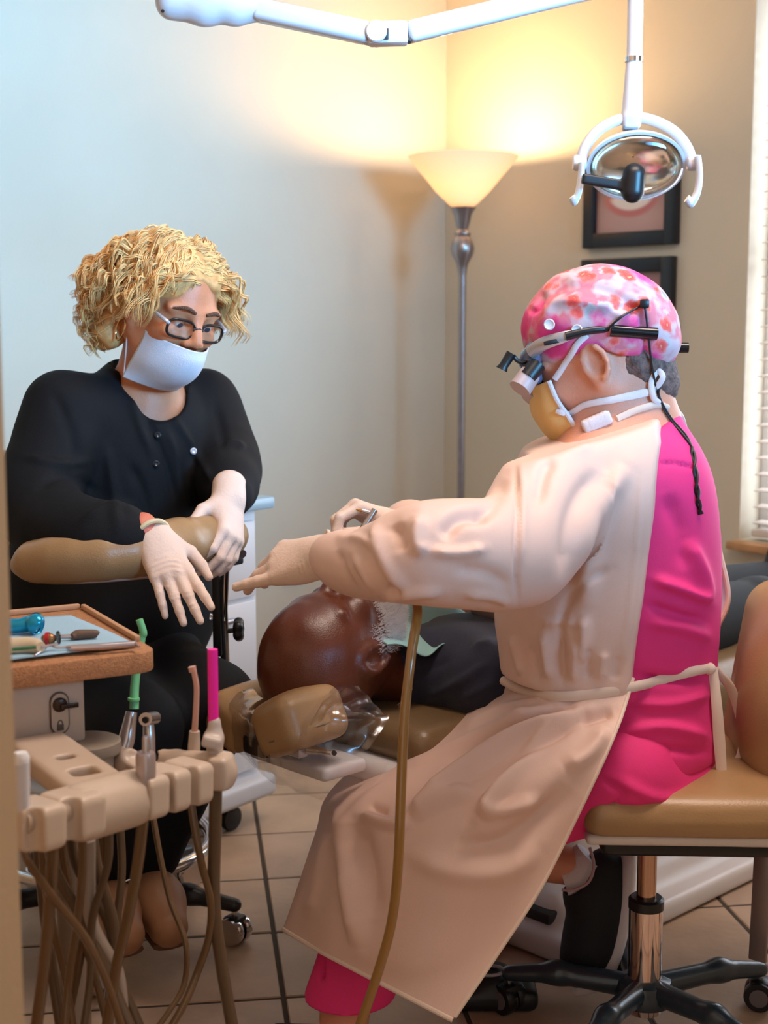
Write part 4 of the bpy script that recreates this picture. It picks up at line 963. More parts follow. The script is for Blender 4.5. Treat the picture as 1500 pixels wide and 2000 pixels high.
# ---- magnifying glasses with lamp
lp_sil = M('silver_frame_plastic', (.45, .42, .42), .3, .5); lp_cream = M('loupe_barrel_mauve', (.42, .33, .34), .4)
lg = B().add(tube([W(1038, 688, 2.27), W(1060, 672, 2.255), W(1095, 660, 2.24), W(1118, 653, 2.238)], [.011, .011, .0095, .007], 12, 20, flat=(np.array([0, 1., 0]), .45))).build('loupe_glasses', lp_sil, den)
B().add(boxm(W(1078, 668, 2.2385), (.013, .0012, .0035), basis([1, 0, .22], [0, 0, 1]), .003)).build('frame_badge', black_pl, lg)
B().add(tube([W(1105, 657, 2.238), W(1150, 646, 2.235), W(1195, 642, 2.24), W(1215, 640, 2.245)], [.0075, .006, .006, .006], 10, 16)).build('temple_arm', black_pl, lg)
B().add(tube([W(1192, 645, 2.235), W(1283, 652, 2.24)], .0098, 16)).build('battery_tube', M('gloss_black', (.006, .006, .008), .18), lg)
B().add(tube([W(1300, 679, 2.44), W(1344, 679, 2.44)], .0088, 16)).build('battery_tube', MATS['gloss_black'], lg)
S = Shape(); S.chain([W(1040, 680, 2.28), W(1034, 705, 2.30), W(1046, 738, 2.30)], [.010, .016, .012], k=.01); S.cone(W(1036, 700, 2.29), W(1032, 700, 2.39), .014, k=.01)
sdf_obj('lens_shield', S, M('smoky_lens', (.10, .12, .20), .08, coat=.5), lg, .003)
for (y0, q) in ((2.27, 0), (2.345, 22)):
    B().add(tube([W(1050+q*.4, 712+q*.4, y0), W(1030+q*.6, 738+q*.6, y0-.01)], .014, 18)).build('barrel_mount', black_pl, lg)
    B().add(tube([W(1036+q, 730+q, y0), W(1015+q, 760+q, y0-.012)], [.017, .0185], 20)).build('barrel', lp_cream, lg)
B().add(tube([W(1036, 700, 2.28), W(1022, 708, 2.28), W(1010, 704, 2.28), W(1002, 694, 2.28)], .0035, 8, 16)).build('lamp_arm', black_pl, lg)
B().add(tube([W(999, 690, 2.28), W(984, 714, 2.28), W(980, 722, 2.28)], [.0085, .0075, .0105], 12)).build('head_lamp', black_pl, lg)
# cord
cordm = M('black_cord', (.006, .006, .007), .5)
sn3 = Snap([den] + [o for o in bpy.data.objects if o.parent == den and o.name.split('.')[0] in ('gown', 'scrub_top', 'hair', 'surgical_cap', 'mask_tie', 'gown_flap')])
SC_ = lambda pts, off=.004, Y=2.36: [sn3(x, y, off, Y) for x, y in pts]
ca_ = sn3(1259, 593, .007)
cd = B().add(tube([W(1182, 646, 2.232)] + SC_([(1215, 618), (1245, 601)]) + [ca_, W(1290, 594, 2.30), W(1315, 630, 2.33), W(1322, 680, 2.34), W(1310, 720, 2.32)] + SC_([(1290, 755), (1288, 775), (1310, 815), (1340, 850), (1351, 872)], .008, 2.3), .0018, 8, 110)).build('glasses_cord', cordm, den)
B().add(tube([ca_] + SC_([(1265, 640), (1270, 690), (1277, 735), (1290, 785), (1310, 820), (1335, 850), (1351, 872)], .006, 2.3), .0018, 8, 70)).build('cord_strand', cordm, cd)
B().add(boxm(ca_, (.007, .006, .007), I3, .003)).build('cord_clip', black_pl, cd)
br = catmull(SC_([(1351, 872), (1357, 910), (1361, 950), (1364, 980), (1369, 1004)], .006), 40)
for ph in (0, math.pi):
    B().add(tube([p + np.array([.0026*math.sin(14*t+ph), .003*math.cos(14*t+ph), 0]) for p, t in zip(br, np.linspace(0, 1, 40))], .0024, 8)).build('cord_braid', cordm, cd)
# ------------------------------------------------------------------ stools
def caster(c, parent, wheel_mat, fork_mat, rim=None, yaw=0., r=.026):
    d = np.array([math.cos(yaw), math.sin(yaw), 0])
    w = B()
    for s in (-1, 1): w.add(lathe([(.006, -.009), (r*.95, -.009), (r, -.005), (r, .005), (r*.95, .009), (.006, .009)], np.asarray(c)+d*.013*s + np.array([0, 0, r]), zto(d), 22))
    o = w.build('caster', wheel_mat, parent)
    B().add(boxm(np.asarray(c)+np.array([0, 0, r*1.5]), (.02, .018, r*.55), basis(d, UP), .008)).build('caster_hood', fork_mat, o)
    B().add(tube([np.asarray(c)+np.array([0, 0, r*1.6]), np.asarray(c)+np.array([0, 0, r*2.9])], .006, 10)).build('caster_stem', chrome, o)
    if rim is not None: B().add(lathe([(0, 0), (r*.6, 0), (r*.6, .002), (0, .002)], np.asarray(c)+np.array([0, 0, r])-d*.0225*(1 if d[1] > 0 else -1)*1.0, zto(-d if d[1] > 0 else d), 18)).build('hub_cap', rim, o)
# dentist's stool
SCX = W(1256, 2010, 2.315); SX, SY = SCX[0], 2.315
stl = empty('operator_stool', (SX, SY, 0), "tan padded stool with chrome column and black star base under the dentist", 'stool')
sz = W(1256, 1640, 2.12)[2]
S = Shape(); sr = basis([-1, .04, 0], UP)
seat_c = np.array([SX+.075, SY, sz+.028])
S.box(seat_c, (.205, .205, .036), .034, sr, .02); S.ell(seat_c + [0, 0, .012], (.19, .19, .034), sr, .03)
sdf_obj('seat_cushion', S, tan_v, stl, .005)
S = Shape(); S.box(seat_c - [0, 0, .032], (.200, .200, .008), .006, sr, .01); sdf_obj('seat_trim', S, M('cream_trim', (.60, .52, .47), .45), stl, .004)
S = Shape(); S.box(seat_c - [0, 0, .052], (.175, .175, .017), .015, sr, .02); S.box(seat_c - [.0, .0, .070], (.13, .10, .018), .015, sr, .02)
sdf_obj('seat_pan', S, black_pl, stl, .006)
B().add(tube([[SX, SY, .20], [SX, SY, sz-.03]], .0165, 24)).build('piston', M('bronze_chrome', (.50, .33, .24), .15, 1.), stl)
B().add(lathe([(.029, .035), (.029, .222), (.024, .224)], (SX, SY, 0), I3, 32)).build('column', M('warm_chrome', (.72, .60, .55), .08, 1.), stl)
B().add(lathe([(.024, .218), (.030, .220), (.030, .236), (.026, .240), (.018, .240)], (SX, SY, 0), I3, 28)).build('column_collar', black_pl, stl)
basem = M('blue_black_base', (.02, .035, .05), .3, coat=.2)
B().add(lathe([(.05, .055), (.052, .075), (.045, .092), (.03, .098)], (SX, SY, 0), I3, 28)).build('hub', basem, stl)
for i in range(5):
    an = math.radians(20 + 72*i); d = np.array([math.cos(an), math.sin(an), 0]); p = np.array([SX, SY, 0])
    S = Shape(); S.chain([p + d*.03 + [0, 0, .078], p + d*.15 + [0, 0, .084], p + d*.235 + [0, 0, .072]], [.021, .018, .014], k=.02); leg = sdf_obj('base_arm', S, basem, stl, .004)
    caster(p + d*.235, stl, black_pl, black_pl, M('grey_hub', (.14, .12, .13), .4), an+.9, .027)
# back rest and its bracket
bc = W(1500, 1340, 2.36)
S = Shape(); S.box(bc + np.array([.04, .0, -.0]), (.07, .17, .165), .06, basis([-.8, .0, 0.12], UP), .03)
S.ell(bc + np.array([.03, 0, 0]), (.085, .18, .17), basis([-.9, .3, .1], UP), .03)
sdf_obj('backrest', S, tan_v, stl, .005)
B().add(tube([seat_c + [.1, 0, -.05], seat_c + [.24, 0, -.06], bc + [.12, 0, -.10], bc + [.08, 0, 0]], .014, 10, 24)).build('back_support', black_pl, stl)
B().add(boxm((W(1497, 1655, 2.3)+W(1474, 1880, 2.3))/2, (.016, .004, .098), basis([.75, -.6, 0], nz(W(1497, 1655, 2.3)-W(1474, 1880, 2.3))), .003)).build('height_bar', M('dull_steel', (.25, .20, .19), .35, .6), stl)
# foot control pedal
fp = W(965, 1965, 2.42); fp[2] = 0
fpe = empty('foot_pedal', fp, 'black foot control pedal on the floor beside the stool wheels', 'pedal')
S = Shape(); S.box(fp + np.array([0, 0, .022]), (.075, .055, .02), .016, I3, .01); S.ell(fp + np.array([-.01, 0, .045]), (.05, .045, .025), I3, .02); sdf_obj('body', S, M('black_rubber', (.007, .010, .012), .45), fpe, .004)
B().add(tube([fp + np.array([-.015+.03*math.cos(t), -.03+.02*math.sin(t), .072]) for t in np.linspace(0, 6.28, 20)[:-1]], .003, 8, closed=True)).build('ring', M('grey_ring', (.3, .28, .3), .4), fpe)
# ------------------------------------------------------------------ assistant
AF = nz([.62, -.78, 0]); AL = np.array([-AF[1], AF[0], 0]); AR_ = np.array([AF, AL, [0, 0, 1]])   # facing, her left
ah = Fr(W(330, 605, 2.66), [.60, -.70, -.36], [.30, -.12, .93], 1.0)
skin_a = M('tanned_warm_skin', (.56, .205, .095), .48, bump=.15, bscale=300, var=.14, vscale=16, sss=.06)
blk = M('black_scrub_cloth', (.0035, .0040, .0058), .8, bump=.2, bscale=700, spec=.25)
YA = 2.74
S = Shape(); head_shape(S, ah, lids=True)
NBA = W(283, 770, 2.72)
S.cone(ah(-.02, 0, -.04), NBA, .052, .062, k=.03)
SRA, SLA = W(128, 805, 2.60), W(398, 790, 2.85)
def a_torso(S, g=0., k=.06):
    S.ell(W(180, 1270, YA), np.array([.17, .2, .14])+g, AR_, k); S.ell(W(205, 1110, YA), np.array([.155, .185, .18])+g, AR_, k)
    S.ell(W(240, 950, YA), np.array([.145, .175, .17])+g, AR_, k); S.ell(W(262, 845, YA), np.array([.115, .165, .11])+g, AR_, k)
    S.cone(W(225, 790, 2.68), SRA, .046+g, .060+g, k=.04); S.cone(W(310, 795, 2.78), SLA, .046+g, .056+g, k=.04)
a_torso(S, -.014)
ARMR = [SRA, W(72, 985, 2.50), W(175, 1055, 2.365), W(285, 1040, 2.35)]
ARML_ = [SLA, W(440, 900, 2.76), W(450, 968, 2.57)]
S.chain(ARMR, [.05, .045, .038, .028], k=.03); S.chain(ARML_, [.05, .042, .029], k=.03)
ALG1 = [W(240, 1270, 2.80), W(408, 1375, 2.52), W(285, 1680, 2.56)]
ALG2 = [W(150, 1300, 2.62), W(260, 1430, 2.38), W(190, 1700, 2.50)]
S.chain(ALG1, [.08, .055, .036], k=.03); S.chain(ALG2, [.08, .055, .036], k=.03)
asst = sdf_obj('person', S, skin_a, None, .0042, rel=2, wr=(120, .0004))
tag(asst, 'assistant with curly blonde hair, glasses and black scrub jacket leaning on a padded arm', 'person')
# eyes and brows
for s in (1, -1):
    ey = B().add(lathe([(.0118*math.sin(math.pi*i/12), -.0118*math.cos(math.pi*i/12)) for i in range(13)], ah(.0795, s*.031, .004), I3, 16)).build('eye', M('eye_white', (.62, .55, .52), .2), asst)
    B().add(lathe([(0, .0), (.0055, -.0008), (.0058, -.003)], ah(.0905, s*.0305, -.001), zto(ah.d(.9, 0, -.35)), 14)).build('iris', M('grey_iris', (.04, .05, .07), .15), ey)
    B().add(tube([ah(.098, s*.012, .028), ah(.096, s*.032, .034), ah(.082, s*.052, .027)], [.003, .0042, .002], 8, 12)).build('eyebrow', M('brown_brow', (.12, .05, .025), .8, bump=1, bscale=400), asst)
# jacket
VN = W(310, 805, 2.58)
S = Shape(); a_torso(S, .008); S.chain(ARMR[:3] + [W(246, 1048, 2.35)], [.066, .066, .058, .044], k=.04, n=9); S.chain(ARML_, [.058, .058, .042], k=.04, n=7)
S.cone(NBA + np.array([-.03, .02, -.03]), NBA + np.array([-.012, .02, .012]), .075, .07, k=.04)
S.ell(W(215, 1190, YA), (.175, .215, .16), AR_, .06)
# open V neck
vt, vb_ = W(262, 745, 2.60), W(312, 812, 2.55)
S.chain([W(298, 735, 2.62), W(306, 778, 2.59), W(312, 822, 2.56)], [.066, .048, .016], k=.006, op='s', flat=(np.array([0, 1., 0]), .26))
S.cone(NBA + [0, 0, .05], NBA + [.01, -.02, -.01], .062, .058, k=.01, op='s')
FLA = [([(250, 720), (262, 800), (300, 900)], 8, .006), ([(268, 760), (300, 840), (330, 920), (345, 990)], 6, -.006), ([(330, 800), (380, 880), (425, 960)], 7, .006), ([(320, 830), (345, 900), (350, 990)], 8, .006), ([(45, 890), (110, 905), (180, 900)], 9, .007), ([(60, 960), (120, 930), (190, 960)], 10, -.007), ([(150, 1020), (220, 985), (270, 1000)], 9, .006), ([(250, 900), (280, 960), (290, 1020)], 10, -.006), ([(430, 870), (462, 868), (478, 880)], 7, .008), ([(420, 780), (432, 840), (440, 880)], 9, -.006), ([(100, 760), (140, 850), (150, 930)], 12, -.006), ([(200, 850), (220, 950), (230, 1050)], 12, .006), ([(435, 1110), (445, 1200), (460, 1280)], 8, .006)]
jk = sdf_obj('scrub_jacket', S, blk, asst, .005, FL=FLA, wr=(20, .0025, 3))
S = Shape(); S.ell(W(190, 1260, YA), (.18, .21, .14), AR_, .05); S.chain([ALG1[0], ALG1[1]], [.10, .080], k=.05); S.cone(ALG1[1], ALG1[2]+(ALG1[1]-ALG1[2])*.06, .08, .058, k=.03)
S.chain([ALG2[0], ALG2[1]], [.10, .080], k=.05); S.cone(ALG2[1], ALG2[2]+(ALG2[1]-ALG2[2])*.06, .08, .058, k=.03)
sdf_obj('trousers', S, blk, asst, .006, wr=(18, .003, 6))
for an_, to in ((ALG1[2], np.array([.06, -.13, -.075])), (ALG2[2], np.array([.07, -.12, -.07]))):
    S = Shape(); S.chain([an_ + np.array([-.01, .02, -.03]), an_ + to*.55 + [0, 0, -.01], an_ + to], [.042, .044, .036], k=.03); sdf_obj('shoe', S, M('tan_clog_leather', (.33, .165, .085), .5), asst, .005)
    B().add(tube([an_ + np.array([-.012, .025, -.068]), an_ + to*.5 + [0, 0, -.052], an_ + to + [.005, -.012, -.028]], [.034, .042, .032], 14, 20, flat=(UP, .35))).build('shoe_sole', M('brown_sole', (.12, .055, .03), .6), asst)
sa = Snap([jk]); 
for (x, y, c) in ((342, 800, 1), (378, 881, 1), (308, 850, 0), (305, 906, 0), (411, 1205, 1)):
    p = sa(x, y, .0015) if y < 1100 else Snap([o for o in bpy.data.objects if o.parent == asst and o.name.split('.')[0] in ('scrub_jacket', 'trousers')])(x, y, .0015)
    B().add(lathe([(0, -.002), (.0062, -.002), (.0065, .001), (.004, .0026), (.0015, .0012), (0, .0012)], p, zto([.35, -.9, .15]), 16)).build('snap_button', M('pearl_snap', (.62, .64, .70), .2, .3) if c else M('dark_snap', (.02, .025, .03), .25, .3), jk)
# gloves
S = Shape(); hand_shape(S, W(302, 1052, 2.335), [.44, -.58, -.68], [.10, -.76, .64], -1, [(-4, 6, 4), (4, 6, 5), (8, 8, 6), (10, 12, 8)], .90, .7, thumb=[(.66, .66, -.2), (.93, .28, -.15), (.97, .1, -.15)])
gw0 = W(293, 1043, 2.342); gwx = nz([.44, -.58, -.68]); S.cut(lambda X, Y, Z: -.004-((X-gw0[0])*gwx[0]+(Y-gw0[1])*gwx[1]+(Z-gw0[2])*gwx[2]), .003)
FH = [([(292, 1108), (330, 1095), (356, 1098)], 2.6, .0018), ([(296, 1118), (330, 1104), (358, 1108)], 2.6, .0018), ([(302, 1128), (335, 1114), (358, 1118)], 2.6, .0016), ([(300, 1095), (330, 1082)], 3, .0014)] + [([(x-7, y), (x+7, y-3)], 2.2, .0014) for x, y in ((348, 1160), (366, 1158), (352, 1168), (370, 1166), (322, 1148), (355, 1186), (375, 1182), (334, 1172))]
sdf_obj('glove', S, glovem, asst, .0024, rel=1, FL=FH)
gcu = M('glove_rolled_cuff', (.70, .58, .36), .5)
w0 = gw0; wx = gwx; wy = nz(np.cross(wx, [0, 1, 0])); wz = np.cross(wx, wy)
B().add(tube([w0 - wx*.003*math.sin(2*t) + .031*(wy*math.cos(t) + wz*math.sin(t)*.95) for t in np.linspace(0, 2*math.pi, 36)[:-1]], .0042, 8, closed=True)).build('glove_cuff', gcu, asst)
S = Shape(); S.cone(W(240, 1048, 2.35), W(278, 1036, 2.345), .031, .028, k=.01); S.cone(W(278, 1036, 2.345), gw0, .028, .020, k=.01); sdf_obj('forearm_skin', S, M('flushed_wrist_skin', (.62, .17, .10), .5, bump=.2, bscale=300, var=.12, vscale=40), asst, .003)
S = Shape(); hand_shape(S, W(447, 982, 2.535), [.12, -.72, -.68], [.80, -.35, .25], 1, [(32, 38, 25), (30, 35, 25), (28, 30, 20), (25, 28, 18)], .92, .8, thumb=[(.55, .62, -.45), (.85, .35, -.35), (.95, .05, -.25)])
S.cone(W(448, 952, 2.56), W(447, 975, 2.535), .032, .03, k=.012)
sdf_obj('glove', S, glovem, asst, .0024, rel=1)
# mask under the nose
am = M('white_mask_cloth', (.66, .68, .76), .75, bump=.2, bscale=600)
C = []
for r_, (z, xs) in enumerate(((-.034, (.03, .064, .100, .112, .100, .064, .03)), (-.055, (.028, .066, .104, .115, .104, .066, .028)), (-.085, (.022, .058, .094, .104, .094, .058, .022)), (-.112, (.012, .040, .074, .084, .074, .040, .012)), (-.135, (.008, .024, .046, .052, .046, .024, .008)))):
    C.append([ah(xs[i]+.012, (-.066, -.054, -.026, 0, .026, .054, .066)[i], z) for i in range(7)])
G = ctrl_grid(C, 44, 48); 
pl_z = np.sin(np.linspace(0, 1, 44)*math.pi*3)[:, None]*.0012
du = np.gradient(G, axis=1); dv = np.gradient(G, axis=0); Nn = np.cross(du, dv); Nn /= np.linalg.norm(Nn, axis=2)[:, :, None]; G = G + Nn*pl_z[:, :, None]
V, Q = sheet(G, .0028); amk = mesh_np('face_mask', V, Q, am, asst)
for k_i in (10, 24): B().add(tube(G[k_i, ::3] - Nn[k_i, ::3]*.0 , .0011, 6)).build('mask_pleat', am, amk)
for s, j in ((-1, 0), (1, -1)):
    B().add(tube([G[2, j], ah(.018, s*.071, -.01), ah(-.004, s*.082, .03)], .0013, 6, 12)).build('ear_loop', wht, amk)
    B().add(tube([G[-4, j], ah(.004, s*.074, -.06), ah(-.010, s*.082, -.03)], .0013, 6, 12)).build('ear_loop', wht, amk)
# glasses
gm_ = M('dark_glasses_frame', (.012, .010, .012), .25)
gs = None
lenses = []
for s in (1, -1):
    def gp(t):
        x = math.copysign(abs(math.cos(t))**.62, math.cos(t))*.0265; z = math.copysign(abs(math.sin(t))**.7, math.sin(t))*.0165
        return ah(.1045 - abs(s*.034+x)*.16, s*.034 + x, -.004 + z)
    P = [gp(t) for t in np.linspace(0, 2*math.pi, 40)[:-1]]
    o = B().add(tube(P, .0027, 8, closed=True)).build('eyeglasses' if gs is None else 'lens_rim', gm_, asst if gs is None else gs)
    if gs is None: gs = o
    cen = np.mean(P, 0); mesh_np('lens', np.vstack([P, [cen]]), [(i, (i+1) % 39, 39) for i in range(39)], gm, gs)
    B().add(tube([ah(.0965, s*.0595, .002), ah(.088, s*.068, .006), ah(.03, s*.079, .012), ah(-.01, s*.083, .014)], [.0036, .0034, .0028, .002], 8, 20)).build('temple_arm', M('pale_temple', (.55, .58, .66), .25, .4), gs)
B().add(tube([ah(.1035, -.0105, .0), ah(.1065, 0, .003), ah(.1035, .0105, .0)], .0024, 8, 10)).build('bridge', gm_, gs)
# hoop earring
B().add(tube([ah(-.002 + .013*math.sin(t), -.087, -.052 + .021*math.cos(t)) for t in np.linspace(0, 2*math.pi, 30)[:-1]], .002, 8, closed=True)).build('earring', M('gold', (.75, .48, .25), .2, 1.), asst)
# curly hair: a mass with hundreds of locks
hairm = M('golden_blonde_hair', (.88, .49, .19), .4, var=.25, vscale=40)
S = Shape()
S.ell(ah(-.035, 0, .058), (.094, .090, .064), ah.R, .03); S.ell(ah(-.013, 0, .060), (.104, .084, .066), ah.R, .02); S.ell(ah(-.06, 0, .0), (.072, .094, .095), ah.R, .03)
for s in (1, -1): S.ell(ah(-.045, s*.082, -.035), (.046, .034, .075), ah.R, .03)
S.ell(ah(.100, 0, -.03), (.062, .066, .117), ah.R, .015, 's')
S.cone(ah(.005, .1, -.05), ah(.005, -.1, -.05), .030, k=.02, op='s')
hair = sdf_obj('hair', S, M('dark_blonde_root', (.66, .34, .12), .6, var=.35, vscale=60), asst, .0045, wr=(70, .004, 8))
rs = np.random.RandomState(11); HV = []; HQ = []; hn = 0
def lock(P, r):
    global hn
    v, f = tube(P, r, 3, None, caps=False); HV.append(v); HQ.append(np.array(f)+hn); hn += len(v)
hc_ = np.array([-.025, 0, .015])
for i in range(1520):
    th = rs.uniform(-math.pi, math.pi); el = math.asin(rs.uniform(-.9, 1)); front = i >= 1200
    if front: th = rs.uniform(-.12, .12); el = math.radians(rs.uniform(38, 85))
    d = np.array([math.cos(el)*math.cos(th), math.cos(el)*math.sin(th), math.sin(el)])
    if d[0] > .5 and d[2] < .46 and not front: continue
    if d[0] > .12 and d[2] < .15: continue
    if d[0] > .0 and d[2] < -.35: continue
    base = np.array([-.016, 0, .03]) + d*np.array([.103, .088, .094])
    sd = np.sign(base[1]-.012) if abs(base[1]-.012) > .004 else 1.
    if front: sd = rs.choice([1., -1.])
    top = d[2] > .35
    L = rs.uniform(.11, .19) if top else rs.uniform(.06, .12); n = 15; ph = rs.uniform(0, 6.28); cr = rs.uniform(.004, .012); fq = rs.uniform(6, 12)
    dirn = nz(np.array([-.30 if d[0] < .3 else .05, sd*.9, .35]) + d*.5 + rs.normal(size=3)*.18); p = base.copy(); P = []; A_ = []
    vol = rs.uniform(1.02, 1.14) if d[2] > .6 else rs.uniform(1.04, 1.42)
    for j in range(n):
        t = j/(n-1); g = np.array([-.04, 0, -1.]); dirn = nz(dirn + (g*.20 + d*.02)*(.35+t)); p = p + dirn*L/(n-1)
        c = p - hc_; el_ = np.array([.104, .100, .115]); rad = np.linalg.norm(c/el_); lo_, hi_ = 1.0 + .10*t, vol + .25*t*(d[2] < .9)*(p[2] < .04)
        if rad < lo_: p = hc_ + c/rad*lo_
        if rad > hi_: p = hc_ + c/rad*hi_
        a = nz(np.cross(dirn, d+.01)); bq = np.cross(dirn, a); amp = cr*min(1, t*2.2)
        P.append(p + a*amp*math.sin(fq*t*1.5+ph) + bq*amp*math.cos(fq*t*1.5+ph)); A_.append((a, bq))
    P = np.array(P)
    bad = (P[:, 0] > .055) & (P[:, 2] < .048) & (np.abs(P[:, 1]) < .074)
    bad |= (P[:, 0] > .0) & (P[:, 2] < -.02) & (np.abs(P[:, 1]) < .092) & (P[:, 1] < 0)
    if bad.any(): P = P[:int(np.argmax(bad))]
    if len(P) < 5: continue
    tt_ = np.linspace(0, 1, len(P)); shp = np.interp(tt_, [0, .12, .7, 1], [.7, 1, .85, .2])
    for q in range(8):
        an_q = rs.uniform(0, 6.28); rq = rs.uniform(.001, .0062); tw = rs.uniform(-2, 2)
        off = np.array([a*math.cos(an_q+tw*t) + b_*math.sin(an_q+tw*t) for (a, b_), t in zip(A_, tt_)])*(rq*(.5+.7*tt_))[:, None]
        lock(ah.o + (P + off) @ ah.R, rs.uniform(.0006, .0013)*shp)
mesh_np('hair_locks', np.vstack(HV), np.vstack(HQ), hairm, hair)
# ---- assistant's stool with padded torso arm
ast = empty('assistant_stool', W(190, 1850, 2.62)*np.array([1, 1, 0]), 'assistant stool with curved tan torso arm, chrome foot ring and black base', 'stool')
ax0, ay0 = W(205, 1850, 2.64)[0], 2.68
S = Shape(); S.chain([W(62, 1098, 2.36), W(130, 1090, 2.33), W(220, 1082, 2.325), W(330, 1066, 2.40), W(420, 1050, 2.52), W(452, 1046, 2.60)], [.030, .039, .041, .042, .040, .032], k=.02, n=12)
S.cone(W(38, 1104, 2.37), W(62, 1098, 2.36), .014, .03, k=.02)
sdf_obj('torso_arm_pad', S, tan_v, ast, .0045)
B().add(tube([W(55, 1128, 2.35), W(130, 1134, 2.32), W(220, 1130, 2.315), W(330, 1118, 2.39), W(420, 1098, 2.51), W(455, 1082, 2.6)], .012, 10, 40, flat=(UP, .45))).build('arm_plate', M('pink_grey_plate', (.45, .36, .36), .4), ast)
B().add(boxm(W(445, 1090, 2.56), (.022, .02, .012), basis([.6, .8, 0], UP), .004)).build('arm_clamp', black_pl, ast)
B().add(lathe([(0, 0), (.008, 0), (.008, .012), (0, .012)], W(468, 1078, 2.56), zto([.5, -.8, -.2]), 14)).build('clamp_bolt', steel, ast)
pp = W(430, 1100, 2.62)
B().add(boxm(W(424, 1180, 2.64), (.008, .010, .10), I3, .003)).build('arm_bar', black_pl, ast)
B().add(tube([W(440, 1100, 2.62), W(436, 1190, 2.64), W(440, 1300, 2.66)], .0085, 14)).build('arm_post', chrome, ast)
kb_ = B().add(tube([W(446, 1232, 2.62), W(458, 1231, 2.61)], .005, 10)).build('knob_stem', steel, ast)
S = Shape(); kc = W(466, 1230, 2.60)
for t in np.linspace(0, 2*math.pi, 6)[:-1]: S.ell(kc + np.array([.0, .012*math.cos(t), .013*math.sin(t)]), (.010, .011, .011), I3, .006)
sdf_obj('knob', S, black_pl, ast, .0025)
sc_ = np.array([W(190, 1330, 2.72)[0], 2.72, W(190, 1375, 2.72)[2]])
S = Shape(); S.box(sc_, (.20, .20, .04), .038, AR_, .02); sdf_obj('seat_cushion', S, tan_v, ast, .006)
B().add(tube([W(428, 1300, 2.66), sc_ + np.array([.1, 0, -.05]), sc_ + np.array([0, 0, -.05])], .012, 10, 16)).build('arm_bracket', black_pl, ast)
S = Shape(); bq_ = W(25, 1010, 2.92); S.box(bq_, (.05, .15, .14), .045, AR_, .02); sdf_obj('backrest', S, tan_v, ast, .006)
B().add(tube([bq_ + [0, 0, -.1], bq_ + np.array([-.05, .04, -.35]), sc_ + np.array([-.1, .1, -.05])], .014, 10, 16)).build('back_support', black_pl, ast)
B().add(lathe([(.025, .09), (.025, .30), (.016, .30), (.016, sc_[2]-.03)], (sc_[0], sc_[1], 0), I3, 24)).build('column', M('dull_black_metal', (.015, .015, .017), .35), ast)
RZ = .185; rc = np.array([sc_[0], sc_[1], RZ])
B().add(tube([rc + .215*np.array([math.cos(t), math.sin(t), 0]) for t in np.linspace(0, 2*math.pi, 60)[:-1]], .0115, 14, closed=True)).build('foot_ring', chrome, ast)
for t in (0.5, 2.6, 4.7): B().add(tube([rc, rc + .21*np.array([math.cos(t), math.sin(t), 0])], .008, 10)).build('ring_spoke', MATS['dull_black_metal'], ast)
for i in range(5):
    an = math.radians(-12 + 72*i); d = np.array([math.cos(an), math.sin(an), 0]); p = np.array([sc_[0], sc_[1], 0])
    S = Shape(); S.chain([p + d*.03 + [0, 0, .095], p + d*.18 + [0, 0, .092], p + d*.275 + [0, 0, .078]], [.022, .018, .014], k=.02); sdf_obj('base_arm', S, MATS['dull_black_metal'], ast, .0045)
    caster(p + d*.275, ast, M('chrome_caster', (.65, .6, .6), .12, 1.), black_pl, None, an+1.2, .028)
# ------------------------------------------------------------------ delivery unit
cream = M('cream_enamel', (.56, .44, .345), .35, var=.03, vscale=10)
creamd = M('beige_plastic', (.48, .37, .28), .4)
du_u = nz([-.88, -.475, 0]); du_v = np.array([du_u[1], -du_u[0], 0]); 
if du_v[1] < 0: du_v = -du_v
OC = W(311, 1272, 1.86); zt_ = OC[2]
RU = np.array([du_u, np.cross(UP, du_u), UP])
dp = lambda u, v, z: OC*np.array([1, 1, 0]) + du_u*u + du_v*v + np.array([0, 0, z])
du = empty('delivery_unit', dp(.3, .2, 0), 'beige dental delivery unit with fibreboard tray top and lockable drawer', 'delivery unit')
mdf = M('fibreboard_edge', (.44, .20, .085), .7, bump=.6, bscale=500, var=.22, vscale=220)
# tray top: outline with a rounded near right corner
rd = .03; W_, D_ = .42, .34
out = [(rd - rd*math.sin(t), rd - rd*math.cos(t)) for t in np.linspace(math.pi/2, 0, 6)][::1]
out = [(0, D_)] + [(rd - rd*math.cos(t), rd - rd*math.sin(t)) for t in np.linspace(0, math.pi/2, 7)] + [(W_, 0), (W_, D_)]
RT = np.array([du_u, du_v, UP])
B().add(prism(out, .014, dp(0, 0, zt_-.014), RT, .0025)).build('tray_top', mdf, du)
rim_ = M('raw_wood_rim', (.50, .28, .15), .6)
B().add(boxm(dp(.006, .20, zt_+.004), (.004, .13, .004), RT, .002)).build('rear_rim', rim_, du)
B().add(boxm(dp(.21, .334, zt_+.004), (.20, .005, .004), RT, .002)).build('rear_rim', rim_, du)
bx_ = B().add(boxm(dp(.25, .17, zt_-.028-.047), (.16, .125, .047), RT, .004)).build('drawer_box', cream, du)
fz = zt_-.028-.047
lk_o = dp(.125, .0438, fz-.004)
PZ = np.array([du_u, UP, np.cross(du_u, UP)])     # front face frame: x along u, y up
PZ = np.array([-du_u, UP, np.cross(-du_u, UP)])
capsule_o = [(.013*math.cos(t), .016+.013*math.sin(t)) for t in np.linspace(0, math.pi, 9)] + [(.013*math.cos(t), -.016+.013*math.sin(t)) for t in np.linspace(math.pi, 2*math.pi, 9)]
lk = B().add(prism(capsule_o, .0012, lk_o, PZ, .0)).build('lock_plate', M('dark_line_plate', (.10, .065, .045), .5), du)
